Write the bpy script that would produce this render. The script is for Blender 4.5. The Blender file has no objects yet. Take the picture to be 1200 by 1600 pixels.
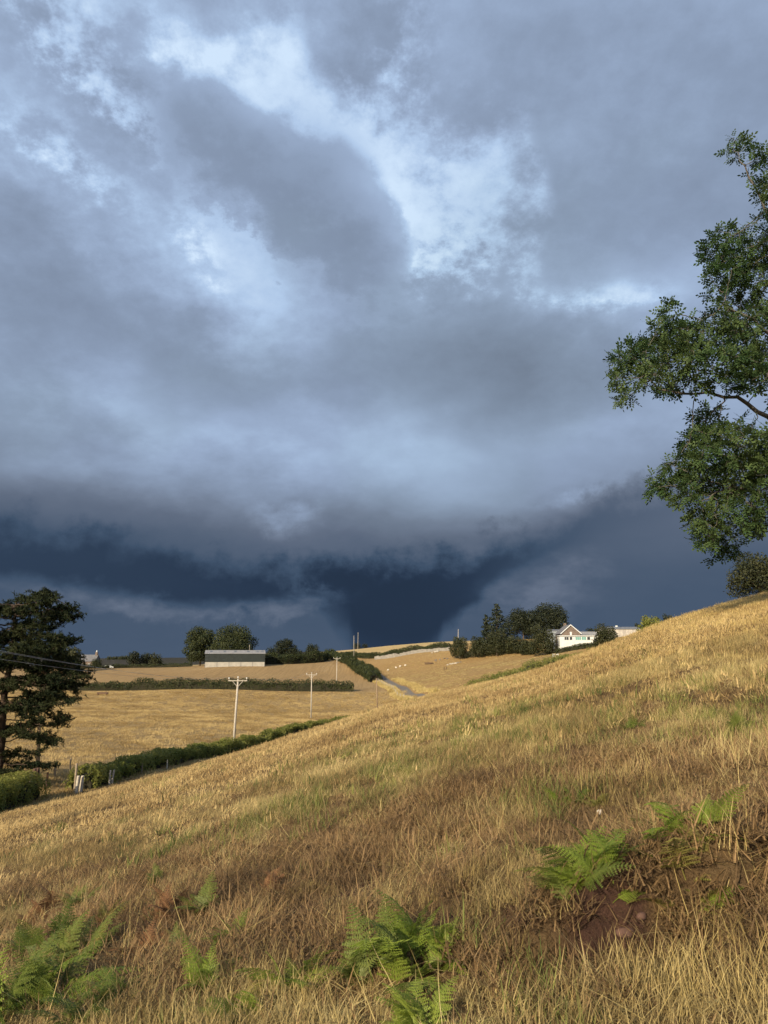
import bpy, bmesh, math, random
import numpy as np
from mathutils import Vector, Matrix, Euler

random.seed(7)
RNG = np.random.default_rng(11)
R = math.radians
scene = bpy.context.scene
COL = scene.collection

# ------------------------------------------------------------------ camera
EYE = 1.6                       # eye height over the turf, metres
PITCH = R(11.2)
FPX = 1109.0                    # focal length in pixels of the 1200x1600 photograph
cam_d = bpy.data.cameras.new('camera')
cam_d.sensor_fit = 'VERTICAL'
cam_d.sensor_height = 24.0
cam_d.lens = 24.0 * FPX / 1600.0
cam_d.clip_start = 0.05
cam_d.clip_end = 12000.0
cam = bpy.data.objects.new('camera', cam_d)
COL.objects.link(cam)
cam.location = (0, 0, EYE)
cam.rotation_euler = (R(90) + PITCH, 0, 0)
scene.camera = cam

def pix_dir(px, py):
    u = (px - 600.0) / FPX
    v = (800.0 - py) / FPX
    return (u, math.cos(PITCH) - v * math.sin(PITCH), math.sin(PITCH) + v * math.cos(PITCH))

def at(px, py, Y):
    """point on the sight line of a pixel at depth Y"""
    d = pix_dir(px, py)
    return Vector((d[0] / d[1] * Y, Y, EYE + d[2] / d[1] * Y))

def azel(px, py):
    x, y, z = pix_dir(px, py)
    n = math.sqrt(x * x + y * y + z * z)
    return math.degrees(math.atan2(x, y)), math.degrees(math.asin(z / n))

def lin(c):
    return tuple((v / 255 / 12.92) if v / 255 <= 0.04045 else ((v / 255 + 0.055) / 1.055) ** 2.4 for v in c)

# ------------------------------------------------------------------ sun and sky
SUN_EL, SUN_AZ = 24.0, -147.0          # degrees; azimuth from +Y towards +X, so the sun is behind on the left
sd = Vector((math.sin(R(SUN_AZ)) * math.cos(R(SUN_EL)), math.cos(R(SUN_AZ)) * math.cos(R(SUN_EL)), math.sin(R(SUN_EL))))
sun_d = bpy.data.lights.new('sun', 'SUN')
sun_d.energy = 5.0
sun_d.angle = R(0.53)
sun_d.color = (1.0, 0.83, 0.58)
sun = bpy.data.objects.new('sun', sun_d)
COL.objects.link(sun)
sun.location = sd * 200
sun.rotation_euler = (-sd).to_track_quat('-Z', 'Y').to_euler()

world = bpy.data.worlds.new('World')
scene.world = world
world.use_nodes = True
NT = world.node_tree
NT.nodes.clear()

class X:
    """a node socket with arithmetic"""
    def __init__(s, k): s.k = k
    def _m(s, op, *o, clamp=False):
        n = NT.nodes.new('ShaderNodeMath'); n.operation = op; n.use_clamp = clamp
        for i, a in enumerate((s,) + o):
            if isinstance(a, X): NT.links.new(a.k, n.inputs[i])
            else: n.inputs[i].default_value = a
        return X(n.outputs[0])
    def __add__(s, o): return s._m('ADD', o)
    __radd__ = __add__
    def __sub__(s, o): return s._m('SUBTRACT', o)
    def __rsub__(s, o): return (s * -1.0) + o
    def __mul__(s, o): return s._m('MULTIPLY', o)
    __rmul__ = __mul__
    def __truediv__(s, o): return s._m('DIVIDE', o)
    def max(s, o): return s._m('MAXIMUM', o)
    def min(s, o): return s._m('MINIMUM', o)

def sstep(x, a, b):
    n = NT.nodes.new('ShaderNodeMapRange'); n.interpolation_type = 'SMOOTHSTEP'
    for i, v in ((0, x), (1, a), (2, b)):
        if isinstance(v, X): NT.links.new(v.k, n.inputs[i])
        else: n.inputs[i].default_value = v
    return X(n.outputs[0])

def combine(x, y, z):
    n = NT.nodes.new('ShaderNodeCombineXYZ')
    for i, v in enumerate((x, y, z)):
        if isinstance(v, X): NT.links.new(v.k, n.inputs[i])
        else: n.inputs[i].default_value = v
    return X(n.outputs[0])

def noise(vec, scale, detail, rough=0.55, seed=0.0, dist=0.0, lac=2.0):
    o = NT.nodes.new('ShaderNodeVectorMath'); o.operation = 'ADD'
    NT.links.new(vec.k, o.inputs[0]); o.inputs[1].default_value = (seed * 3.7, -seed * 1.9, seed * 5.3)
    n = NT.nodes.new('ShaderNodeTexNoise'); n.noise_dimensions = '3D'
    NT.links.new(o.outputs[0], n.inputs['Vector'])
    n.inputs['Scale'].default_value = scale
    n.inputs['Detail'].default_value = detail
    n.inputs['Roughness'].default_value = rough
    n.inputs['Distortion'].default_value = dist
    n.inputs['Lacunarity'].default_value = lac
    return X(n.outputs[0])

def curve(x, lo, hi, pts):
    """piecewise smooth function of x given as (x, y) pairs; y in degrees / 20"""
    n = NT.nodes.new('ShaderNodeFloatCurve')
    t = (x - lo) / (hi - lo)
    NT.links.new(t.k, n.inputs['Value'])
    c = n.mapping.curves[0]
    ys = [p[1] for p in pts]; y0, y1 = min(ys), max(ys); s = (y1 - y0) or 1.0
    c.points[0].location = ((pts[0][0] - lo) / (hi - lo), (pts[0][1] - y0) / s)
    c.points[1].location = ((pts[-1][0] - lo) / (hi - lo), (pts[-1][1] - y0) / s)
    for p in pts[1:-1]:
        c.points.new((p[0] - lo) / (hi - lo), (p[1] - y0) / s)
    n.mapping.extend = 'HORIZONTAL'
    n.mapping.update()
    return X(n.outputs[0]) * s + y0

tc = NT.nodes.new('ShaderNodeTexCoord')
D = X(tc.outputs['Generated'])
sep = NT.nodes.new('ShaderNodeSeparateXYZ'); NT.links.new(D.k, sep.inputs[0])
dx, dy, dz = (X(sep.outputs[i]) for i in range(3))
AZ = dx._m('ARCTAN2', dy) * 57.29578
EL = dz._m('ARCSINE') * 57.29578
# cloud layer seen in perspective: features shrink towards the horizon
inv = (dz.max(0.0) + 0.42)
PL = combine(dx / inv, dy / inv, 0.0)

w1 = noise(PL, 2.2, 3, 0.55, 3.1) - 0.5
w2 = noise(PL, 2.2, 3, 0.55, 9.7) - 0.5
fine = noise(PL, 6.5, 7, 0.64, 5.5)
fineb = noise(PL, 17.0, 5, 0.66, 15.5)
big = noise(PL, 2.6, 5, 0.58, 21.0)

def warp(sa, se, lo=0.0):
    return combine(AZ + w1 * sa, EL + w2 * se, 0.0)
W_SOFT = combine(AZ + w1 * 16.0 + (fine - .5) * 9.0, EL + w2 * 12.0 + (big - .5) * 6.0, 0.0)
W_HARD = combine(AZ + w1 * 11.0 + (fine - .5) * 9.0, EL + w2 * 9.0 + (fineb - .5) * 4.0, 0.0)

def blob(W, px, py, rx, ry, rot=0.0):
    """soft cloud mass round a direction; sizes in photograph pixels"""
    a, e = azel(px, py)
    k = 57.3 / FPX
    m = NT.nodes.new('ShaderNodeMapping'); m.vector_type = 'TEXTURE'
    NT.links.new(W.k, m.inputs[0])
    m.inputs['Location'].default_value = (a, e, 0)
    m.inputs['Rotation'].default_value = (0, 0, -R(rot))
    m.inputs['Scale'].default_value = (rx * k * 1.9, ry * k * 1.9, 1)
    g = NT.nodes.new('ShaderNodeTexGradient'); g.gradient_type = 'SPHERICAL'
    NT.links.new(m.outputs[0], g.inputs[0])
    return X(g.outputs[1])          # 1 at the centre, 0 at the rim

def total(W, items):
    s = None
    for it in items:
        b = blob(W, *it[:4], rot=it[4]) * it[5]
        s = b if s is None else s + b
    return s

E = lambda py: azel(600, py)[1]
# mean brightness (display scale) of the overcast by elevation
B = curve(EL, -5.0, 90.0, [(-5, .325), (E(1020), .325), (E(930), .325), (E(865), .37), (E(815), .46), (E(750), .565), (E(640), .64), (E(500), .66),
                           (E(350), .675), (E(150), .68), (E(0), .67), (65, .66), (90, .66)])
calm = sstep(EL, 3.0, 16.0)                 # the rain curtain low down has no texture
B = B + (big - 0.5) * (calm * 0.22 + 0.03) + (fine - 0.5) * (sstep(EL, 4.0, 30.0) * 0.22 + 0.02) + (fineb - 0.5) * (sstep(EL, 14.0, 34.0) * sstep(AZ * -1.0, -14.0, 4.0) * 0.15 + sstep(EL, 14.0, 34.0) * 0.04)
B = B + total(W_SOFT, [
    (1000, 330, 300, 200, 0, -.05), (150, 470, 280, 120, 8, -.13), (700, 470, 190, 80, 20, -.05),
    (870, 575, 190, 55, 0, -.09), (40, 745, 240, 80, 0, -.09), (560, 620, 220, 50, 0, -.06),
    (230, 655, 170, 70, 15, .12), (720, 690, 260, 70, 0, .05), (620, 760, 120, 70, 0, .06),
    (410, 460, 60, 150, -35, .10), (150, 280, 170, 50, 15, .09), (950, 440, 130, 40, 15, .10),
    (470, 745, 120, 60, 0, .05), (100, 20, 150, 60, 0, .12), (130, 150, 130, 70, 30, -.09),
    (500, 110, 90, 80, 20, -.09), (850, 760, 140, 40, 10, .06), (990, 770, 160, 60, 0, -.02), (780, 400, 60, 60, 0, .05)])
# bright gaps in the upper deck
gap = total(W_HARD, [(380, 170, 120, 55, 20, 1.0), (510, 225, 130, 50, 25, .8), (680, 280, 130, 80, 15, .9),
                     (770, 230, 60, 60, 0, .55), (590, 80, 50, 70, 10, .6), (60, 20, 90, 50, 0, .6), (190, 195, 80, 30, 20, .75), (130, 60, 70, 40, 10, .5), (300, 380, 60, 25, 40, .45), (100, 250, 90, 25, 15, .5), (960, 445, 90, 25, 15, .45),
                     (440, 60, 40, 30, 0, .4), (250, 90, 60, 30, 20, .4), (760, 350, 80, 50, 30, .5)])
gap = gap + ((fine - 0.5) * 2.6 + (fineb - .5) * 1.5) * sstep(gap, 0.0, 0.35)
B = B + sstep(gap, 0.10, 1.0) * (0.185 + (fine - .5) * .25)
# the heavy dark puff in front of the gap
puff = total(W_HARD, [(290, 225, 80, 45, 0, .8), (430, 265, 120, 50, 20, .95), (520, 340, 100, 75, 40, .95), (390, 300, 120, 50, 20, .7),
                      (590, 400, 70, 60, 30, .5)])
puff = puff + ((fine - 0.5) * 2.4 + (fineb - .5) * 1.5) * sstep(puff, 0.0, 0.3)
pm = sstep(puff, 0.24, 0.66)
B = B * (1.0 - pm * 0.8) + (0.625 - sstep(puff, .45, 1.6) * 0.12 + (big - .5) * .16 + (fine - .5) * .14) * pm * 0.8
# the deck transmits light: its thick parts never go really dark overhead
B = B.max(0.0)
B = B + ((0.60 - B).max(0.0)) * sstep(EL, 11.0, 18.0) * 0.38
# the shelf: a dark cloud base over the rain
def A(px): return azel(px, 930)[0]
nl = (noise(PL, 1.6, 4, 0.6, 33.0) - 0.5)
nv = (noise(combine(AZ * 0.05, EL * 0.05, 0.0), 6.0, 5, 0.6, 41.0) - 0.5)
top = curve(AZ, -60, 60, [(-60, E(850)), (A(0), E(850)), (A(250), E(868)), (A(420), E(892)), (A(560), E(880)), (A(700), E(872)), (A(800), E(852)), (A(900), E(825)),
                          (A(1000), E(790)), (A(1200), E(780)), (60, E(800))]) + nv * 7.0 + nl * 4.0 + (fine - .5) * 3.5
bot = curve(AZ, -60, 60, [(-60, E(915)), (A(0), E(915)), (A(110), E(925)), (A(220), E(938)), (A(300), E(948)), (A(400), E(945)), (A(480), E(940)), (A(515), E(955)), (A(545), E(985)), (A(575), E(1040)), 
                          (A(645), E(1040)), (A(690), E(985)), (A(740), E(945)), (A(790), E(905)), (A(850), E(885)), (A(1000), E(860)), (A(1200), E(850)), (60, E(850))]) + nv * 2.4
edge_r = curve(AZ, -60, 60, [(-60, .75), (A(470), .8), (A(520), 2.0), (A(560), 3.0), (A(700), 1.0), (A(790), .7), (A(900), 1.6), (A(1200), 2.6), (60, 2.6)])
dark = sstep(EL, bot - edge_r, bot + edge_r) * (1.0 - sstep(EL, top - 1.4, top + 2.3))
deep = curve(AZ, -60, 60, [(-60, .24), (A(0), .24), (A(350), .225), (A(620), .20), (A(760), .235), (A(880), .31), (A(1000), .36), (A(1200), .39), (60, .39)])
B = B * (1.0 - dark) + (deep + nl * 0.03) * dark
# small lit cloud edges under the shelf and on its lip
lip = total(combine(AZ + nv * 6.0, EL + nv * 5.0, 0.0), [(475, 938, 70, 14, -10, .8), (330, 958, 120, 14, 0, .6), (130, 935, 100, 20, 5, .6), (448, 810, 46, 24, 0, .75),
               (840, 925, 90, 40, -20, .8), (900, 782, 60, 16, -10, .7)])
B = B + sstep(lip * (1.0 + (fine - .5) * 3.0), 0.1, 1.0) * 0.11
B = B.max(0.17).min(0.95)
ramp = NT.nodes.new('ShaderNodeValToRGB')
NT.links.new(B.k, ramp.inputs[0])
cr = ramp.color_ramp
stops = [(.17, (33, 46, 64)), (.22, (41, 56, 77)), (.30, (63, 81, 104)), (.42, (96, 108, 128)), (.50, (115, 128, 149)), (.58, (134, 150, 175)),
         (.66, (153, 172, 201)), (.75, (176, 200, 231)), (.88, (207, 228, 251))]
cr.elements[0].position = stops[0][0]; cr.elements[0].color = lin(stops[0][1]) + (1,)
cr.elements[1].position = stops[-1][0]; cr.elements[1].color = lin(stops[-1][1]) + (1,)
for p, c in stops[1:-1]:
    e = cr.elements.new(p); e.color = lin(c) + (1,)
bg_cloud = NT.nodes.new('ShaderNodeBackground')
tint = NT.nodes.new('ShaderNodeMix'); tint.data_type = 'RGBA'; tint.blend_type = 'MULTIPLY'
NT.links.new((sstep(w1 + w2 * .5, -.05, .18) * sstep(EL, 6.0, 12.0)).k, tint.inputs[0])
NT.links.new(ramp.outputs[0], tint.inputs[6]); tint.inputs[7].default_value = (.985, .995, .965, 1)
NT.links.new(tint.outputs[2], bg_cloud.inputs[0])
bg_cloud.inputs[1].default_value = 0.745
sky = NT.nodes.new('ShaderNodeTexSky')
sky.sky_type = 'NISHITA'
sky.sun_disc = False
sky.sun_elevation = R(SUN_EL)
sky.sun_rotation = R(SUN_AZ)
bg_clear = NT.nodes.new('ShaderNodeBackground')
NT.links.new(sky.outputs[0], bg_clear.inputs[0])
bg_clear.inputs[1].default_value = 0.10
# the storm deck thins out into clear evening sky behind the camera, where the sun stands
clear = sstep(dy * -1.0 + (big - 0.5) * 1.2, 0.05, 0.75)
mix = NT.nodes.new('ShaderNodeMixShader')
NT.links.new(clear.k, mix.inputs[0])
NT.links.new(bg_cloud.outputs[0], mix.inputs[1])
NT.links.new(bg_clear.outputs[0], mix.inputs[2])
wout = NT.nodes.new('ShaderNodeOutputWorld')
NT.links.new(mix.outputs[0], wout.inputs[0])
world.cycles.sampling_method = 'NONE'

vs = scene.view_settings
vs.view_transform = 'Standard'
vs.look = 'None'
vs.exposure = 0.45
vs.gamma = 1.0
vs.use_curve_mapping = False
scene.cycles.use_denoising = True
scene.cycles.use_adaptive_sampling = True
scene.cycles.adaptive_threshold = 0.02
scene.cycles.adaptive_min_samples = 12
scene.cycles.max_bounces = 5
scene.cycles.diffuse_bounces = 2
scene.cycles.transmission_bounces = 2
scene.cycles.glossy_bounces = 2
scene.cycles.transparent_max_bounces = 4

# ------------------------------------------------------------------ helpers
def link(o, parent=None):
    COL.objects.link(o)
    if parent is not None: o.parent = parent
    return o

def tag(o, label=None, cat=None, group=None, kind=None):
    if label: o['label'] = label
    if cat: o['category'] = cat
    if group: o['group'] = group
    if kind: o['kind'] = kind
    return o

def empty(name, loc=(0, 0, 0), rz=0.0):
    o = bpy.data.objects.new(name, None)
    o.empty_display_size = 0.3
    o.location = loc; o.rotation_euler = (0, 0, rz)
    return link(o)

def mesh_np(name, verts, faces, mat=None, smooth=False):
    """verts (n,3) array; faces: (m,k) array or list of such arrays"""
    me = bpy.data.meshes.new(name)
    verts = np.asarray(verts, dtype=np.float32)
    if not isinstance(faces, list): faces = [faces]
    faces = [np.asarray(f, dtype=np.int32) for f in faces if len(f)]
    me.vertices.add(len(verts)); me.vertices.foreach_set('co', verts.ravel())
    tot = sum(f.size for f in faces); n = sum(len(f) for f in faces)
    me.loops.add(tot); me.polygons.add(n)
    me.loops.foreach_set('vertex_index', np.concatenate([f.ravel() for f in faces]))
    starts = []; c = 0
    for f in faces:
        starts.append(c + np.arange(len(f)) * f.shape[1]); c += f.size
    me.polygons.foreach_set('loop_start', np.concatenate(starts).astype(np.int32))
    if smooth: me.polygons.foreach_set('use_smooth', np.ones(n, dtype=bool))
    me.update(calc_edges=True)
    if mat is not None: me.materials.append(mat)
    return me

class MB:
    """collects shapes; build() links them as one mesh object"""
    def __init__(s): s.v = []; s.f = []
    def quad(s, a, b, c, d):
        n = len(s.v); s.v += [tuple(a), tuple(b), tuple(c), tuple(d)]; s.f.append((n, n + 1, n + 2, n + 3)); return s
    def tri(s, a, b, c):
        n = len(s.v); s.v += [tuple(a), tuple(b), tuple(c)]; s.f.append((n, n + 1, n + 2)); return s
    def poly(s, pts):
        n = len(s.v); s.v += [tuple(p) for p in pts]; s.f.append(tuple(range(n, n + len(pts)))); return s
    def box(s, x0, x1, y0, y1, z0, z1):
        n = len(s.v)
        s.v += [(x, y, z) for z in (z0, z1) for y in (y0, y1) for x in (x0, x1)]
        for q in ((0, 2, 3, 1), (4, 5, 7, 6), (0, 1, 5, 4), (2, 6, 7, 3), (0, 4, 6, 2), (1, 3, 7, 5)):
            s.f.append(tuple(n + i for i in q))
        return s
    def prism(s, prof, y0, y1):
        """profile in x,z extruded along y"""
        n = len(s.v); k = len(prof)
        s.v += [(p[0], y0, p[1]) for p in prof] + [(p[0], y1, p[1]) for p in prof]
        s.f.append(tuple(range(n, n + k))); s.f.append(tuple(range(n + 2 * k - 1, n + k - 1, -1)))
        for i in range(k):
            j = (i + 1) % k
            s.f.append((n + j, n + i, n + k + i, n + k + j))
        return s
    def tube(s, pts, rad, sides=6, cap=True):
        pts = [Vector(p) for p in pts]
        if not isinstance(rad, (list, tuple, np.ndarray)): rad = [rad] * len(pts)
        n = len(s.v)
        for i, p in enumerate(pts):
            t = (pts[min(i + 1, len(pts) - 1)] - pts[max(i - 1, 0)])
            if t.length < 1e-9: t = Vector((0, 0, 1))
            t.normalize()
            a = t.cross(Vector((0, 0, 1)) if abs(t.z) < .9 else Vector((1, 0, 0))).normalized(); b = t.cross(a)
            for k in range(sides):
                g = 2 * math.pi * k / sides
                s.v.append(tuple(p + (a * math.cos(g) + b * math.sin(g)) * rad[i]))
        for i in range(len(pts) - 1):
            for k in range(sides):
                k2 = (k + 1) % sides
                s.f.append((n + i * sides + k, n + i * sides + k2, n + (i + 1) * sides + k2, n + (i + 1) * sides + k))
        if cap:
            s.f.append(tuple(n + k for k in reversed(range(sides))))
            s.f.append(tuple(n + (len(pts) - 1) * sides + k for k in range(sides)))
        return s
    def mesh(s, name, mat=None, smooth=False):
        me = bpy.data.meshes.new(name); me.from_pydata(s.v, [], s.f); me.update()
        if smooth: me.polygons.foreach_set('use_smooth', np.ones(len(me.polygons), dtype=bool))
        if mat: me.materials.append(mat)
        return me
    def build(s, name, mat, parent=None, smooth=False, loc=None):
        o = bpy.data.objects.new(name, s.mesh(name, mat, smooth))
        if loc is not None: o.location = loc
        return link(o, parent)

# value noise on the plane, several octaves
_P = np.random.default_rng(5).random((256, 256))
def vnoise(x, y):
    xi = np.floor(x).astype(int); yi = np.floor(y).astype(int)
    fx = x - xi; fy = y - yi
    fx = fx * fx * fx * (fx * (fx * 6 - 15) + 10); fy = fy * fy * fy * (fy * (fy * 6 - 15) + 10)
    g = lambda a, b: _P[a & 255, b & 255]
    return (g(xi, yi) * (1 - fx) + g(xi + 1, yi) * fx) * (1 - fy) + (g(xi, yi + 1) * (1 - fx) + g(xi + 1, yi + 1) * fx) * fy
def fbm(x, y, oct=4, seed=0.0):
    s = 0; a = .5; t = 0
    x = x + seed * 17.3; y = y - seed * 9.1
    for i in range(oct):
        s = s + a * vnoise(x, y); t += a; a *= .5
        x, y = x * 1.62 - y * 1.18 + 7.7, x * 1.18 + y * 1.62 - 3.1
    return s / t - .5

# ------------------------------------------------------------------ terrain
# valley: heights read from things standing on it (photo pixel, depth)
CTRL = [(60, 1262, 43), (130, 1238, 50), (200, 1200, 62), (364, 1176, 85), (250, 1140, 100), (486, 1121, 150), (590, 1110, 172), (350, 1078, 200), (150, 1082, 195),
        (540, 1078, 205), (641, 1088, 190), (618, 1073, 222), (600, 1063, 250), (575, 1048, 295), (548, 1033, 335), (515, 1026, 380),
        (366, 1042, 300), (150, 1046, 310), (250, 1044, 320), (450, 1040, 310), (200, 1042, 420), (60, 1046, 320),
        (480, 1021, 480), (600, 1010, 500), (690, 1003, 520), (550, 1015, 495), (400, 1030, 470), (300, 1034, 470), (690, 1072, 182), (720, 1055, 205), (760, 1040, 228), (800, 1024, 256), (860, 1023, 240),
        (640, 1041, 275), (690, 1040, 268), (740, 1024, 275), (700, 1019, 285), (620, 1028, 300), (905, 1008, 238), (980, 1000, 250), (1050, 985, 270), (900, 995, 330), (780, 1003, 400)]
_cp = np.array([at(*c)[:] for c in CTRL])
_extra = np.array([(-90, 60, -7.5), (-140, 150, -8.5), (-120, 300, -6), (-60, 30, -7.2), (30, 110, -11.0), (60, 150, -8.5), (110, 190, -2.0), (140, 260, 5.5), (190, 330, 7),
                   (-260, 480, -4), (260, 520, 8), (0, 600, 4.0), (-150, 600, -3.0), (150, 600, 7)])
_cp = np.vstack([_cp, _extra])
def _phi(r2): return 0.5 * r2 * np.log(r2 + 1e-9)
def _fit():
    s = 100.0; p = _cp[:, :2] / s; n = len(p)
    d2 = ((p[:, None] - p[None]) ** 2).sum(-1)
    K = _phi(d2) + np.eye(n) * 0.004
    Pm = np.hstack([np.ones((n, 1)), p])
    M = np.block([[K, Pm], [Pm.T, np.zeros((3, 3))]])
    return p, np.linalg.solve(M, np.concatenate([_cp[:, 2], np.zeros(3)]))
_tp, _tw = _fit()
def valley(x, y):
    x = np.asarray(x, float); y = np.asarray(y, float)
    sh = x.shape; q = np.stack([np.clip(x, -330, 330).ravel(), np.clip(y, 0, 620).ravel()], 1) / 100.0
    out = np.empty(len(q))
    for i in range(0, len(q), 20000):
        c = q[i:i + 20000]
        d2 = ((c[:, None] - _tp[None]) ** 2).sum(-1)
        out[i:i + 20000] = _phi(d2) @ _tw[:len(_tp)] + _tw[-3] + c @ _tw[-2:]
    z = np.clip(out, -13, 13).reshape(sh)
    r = np.hypot(x, y)
    far = np.clip((r - 560) / 260, 0, 1); far = far * far * (3 - 2 * far)
    moor = np.interp(x / np.maximum(y, 1.0), [-.45, -.22, -.15, .3], [-20.0, -17.0, 3.0, 3.0]) * np.clip(r / 2000, .35, 2.0)
    return z * (1 - far) + (moor + fbm(x / 300, y / 300, 3, 4) * 3) * far + fbm(x / 24, y / 24, 3, 2.2) * .45

# small red-earth bank in the foreground: a line on the slope where the turf has slipped
BANK = [(0.35, 3.95, .16), (0.75, 3.8, .22), (1.25, 3.78, .34), (1.75, 3.95, .30), (2.4, 4.5, .24), (3.2, 5.2, .10)]
def sm(t):
    t = np.clip(t, 0, 1); return t * t * (3 - 2 * t)
def bank(x, y):
    bx = np.array([b[0] for b in BANK]); by = np.array([b[1] for b in BANK]); bh = np.array([b[2] for b in BANK])
    line = np.interp(x, bx, by); h = np.interp(x, bx, bh)
    fade = sm((x + .5) / 1.1) * sm((3.6 - x) / 1.0)
    d = y + fbm(x * 1.8, y * 1.8, 3, 6) * .55 - line
    st = sm((d + .16) / .32)
    return h * fade * (st * .8 * np.exp(-np.clip(d, 0, 9) / 1.2) - (1 - st) * .45 * np.exp(-np.clip(-d, 0, 9) / .8))

def hill(x, y):
    yy = np.maximum(y, 0)
    z = .277 * x - .00068 * yy * yy
    z = z - .0016 * np.minimum(x + 30, 0) ** 2 * 0 + fbm(x / 14, y / 14, 3, 1) * .55 * np.clip(np.hypot(x, y) / 12, 0, 1)
    near = np.clip(1 - (np.hypot(x, y) - 14) / 14, 0, 1)
    z = z + fbm(x / 1.7, y / 1.7, 3, 3) * .24 * near * np.clip((np.hypot(x, y) - 1.0) / 2, 0, 1) + fbm(x / .5, y / .5, 2, 8) * .06 * near + fbm(x / .13, y / .13, 2, 18) * .035 * np.clip(1 - (np.hypot(x, y) - 6) / 4, 0, 1)
    if SKYLINE is not None:
        u = x / np.maximum(y, 1.0)
        z = z + np.interp(u, SKYLINE[0], SKYLINE[1]) * np.clip(y, 0, 70) * sm((y - 5) / 25)
    return z + bank(x, y)
SKYLINE = None

def H(x, y):
    x = np.asarray(x, float); y = np.asarray(y, float)
    a = hill(x, y); b = valley(x, y)
    k = 1.2
    h = np.clip(.5 + .5 * (a - b) / k, 0, 1)
    return b * (1 - h) + a * h + k * h * (1 - h)

def hill_share(x, y):
    return np.clip(.5 + .5 * (hill(x, y) - valley(x, y)) / 1.2, 0, 1)

# the brow of the hill as the photograph shows it: (pixel x, pixel y)
BROW = [(0, 1271), (100, 1249), (200, 1225), (300, 1197), (364, 1179), (450, 1153), (560, 1118), (620, 1099), (700, 1081), (780, 1063), (850, 1045), (930, 1016), (1000, 990), (1050, 971), (1100, 956), (1150, 942), (1200, 929)]
def fit_brow():
    global SKYLINE
    us, te = [], []
    for px, py in BROW:
        d = pix_dir(px, py); us.append(d[0] / d[1]); te.append(d[2] / d[1])
    us = np.array(us); te = np.array(te); de = np.zeros(len(us)); t = np.linspace(8, 75, 160)
    for it in range(5):
        SKYLINE = (us, de)
        for i, u in enumerate(us):
            el = (hill(u * t, t) - EYE) / t
            de[i] += np.clip(te[i] - el.max(), -.05, .05)
fit_brow()

def Hs(x, y): return float(H(np.array([x]), np.array([y]))[0])

def ground(px, py, Y):
    """point on the ground under the sight line of a pixel, at depth Y"""
    p = at(px, py, Y); return Vector((p.x, p.y, Hs(p.x, p.y)))

def hit(px, py, lo=1.0, hi=90.0):
    """first ground point met by the sight line of a pixel"""
    d = np.array(pix_dir(px, py)); t = np.geomspace(lo, hi, 900)
    x = d[0] * t; y = d[1] * t; z = EYE + d[2] * t
    b = z < H(x, y)
    i = int(np.argmax(b)) if b.any() else len(t) - 1
    return Vector((x[i], y[i], Hs(x[i], y[i])))

# plan lines of the fields
LANE = [at(*p) for p in ((668, 1100, 168), (655, 1094, 180), (641, 1087, 191), (620, 1074, 222), (600, 1062, 256), (575, 1047, 298), (550, 1035, 335), (528, 1028, 365), (516, 1026, 385))]
LANE = np.array([[p.x, p.y] for p in LANE])
def lane_x(y): return np.interp(y, LANE[:, 1], LANE[:, 0])
HEDGE_Y = 203.0                 # the hedge across the valley
def region(x, y):
    """0 hillside, 1 valley pasture, 2 stubble field, 3 grazing field, 4 crest field, 5 moor"""
    hs = hill_share(x, y)
    lx = lane_x(y)
    r = np.where(x > lx, 3, np.where(y < HEDGE_Y, 1, 2))
    crest = np.interp(x, [-200, -140, -60, -26, 10, 42, 90, 400], [360, 345, 345, 388, 345, 322, 330, 420])
    r = np.where(y > crest, 4, r)
    r = np.where((np.hypot(x, y) > 640) | ((x < -44) & (y > crest + 25)), 5, r)
    r = np.where(y < 25, 1, r)
    return np.where((hs > .5) & (np.hypot(x, y) < 400), 0, r)

# ------------------------------------------------------------------ materials
def new_mat(name):
    m = bpy.data.materials.new(name); m.use_nodes = True
    nt = m.node_tree; nt.nodes.clear()
    out = nt.nodes.new('ShaderNodeOutputMaterial')
    return m, nt, out

def mixrgb(nt, fac, a, b, mode='MIX'):
    n = nt.nodes.new('ShaderNodeMix'); n.data_type = 'RGBA'; n.blend_type = mode
    for i, v in ((0, fac), (6, a), (7, b)):
        if hasattr(v, 'is_linked'): nt.links.new(v, n.inputs[i])
        elif isinstance(v, (int, float)): n.inputs[i].default_value = v
        else: n.inputs[i].default_value = tuple(v) + (1,) if len(v) == 3 else v
    return n.outputs[2]

def ntex(nt, scale, detail=4, rough=.6, vec=None, dist=0.0, stretch=None):
    n = nt.nodes.new('ShaderNodeTexNoise')
    n.inputs['Scale'].default_value = scale; n.inputs['Detail'].default_value = detail
    n.inputs['Roughness'].default_value = rough; n.inputs['Distortion'].default_value = dist
    if vec is None:
        g = nt.nodes.new('ShaderNodeNewGeometry'); vec = g.outputs['Position']
    if stretch:
        mp = nt.nodes.new('ShaderNodeMapping'); nt.links.new(vec, mp.inputs[0]); mp.inputs['Scale'].default_value = stretch; vec = mp.outputs[0]
    nt.links.new(vec, n.inputs['Vector'])
    return n.outputs[0]

def remap(nt, v, a, b, c=0.0, d=1.0):
    n = nt.nodes.new('ShaderNodeMapRange'); nt.links.new(v, n.inputs[0])
    for i, q in enumerate((a, b, c, d)): n.inputs[i + 1].default_value = q
    return n.outputs[0]

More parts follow.
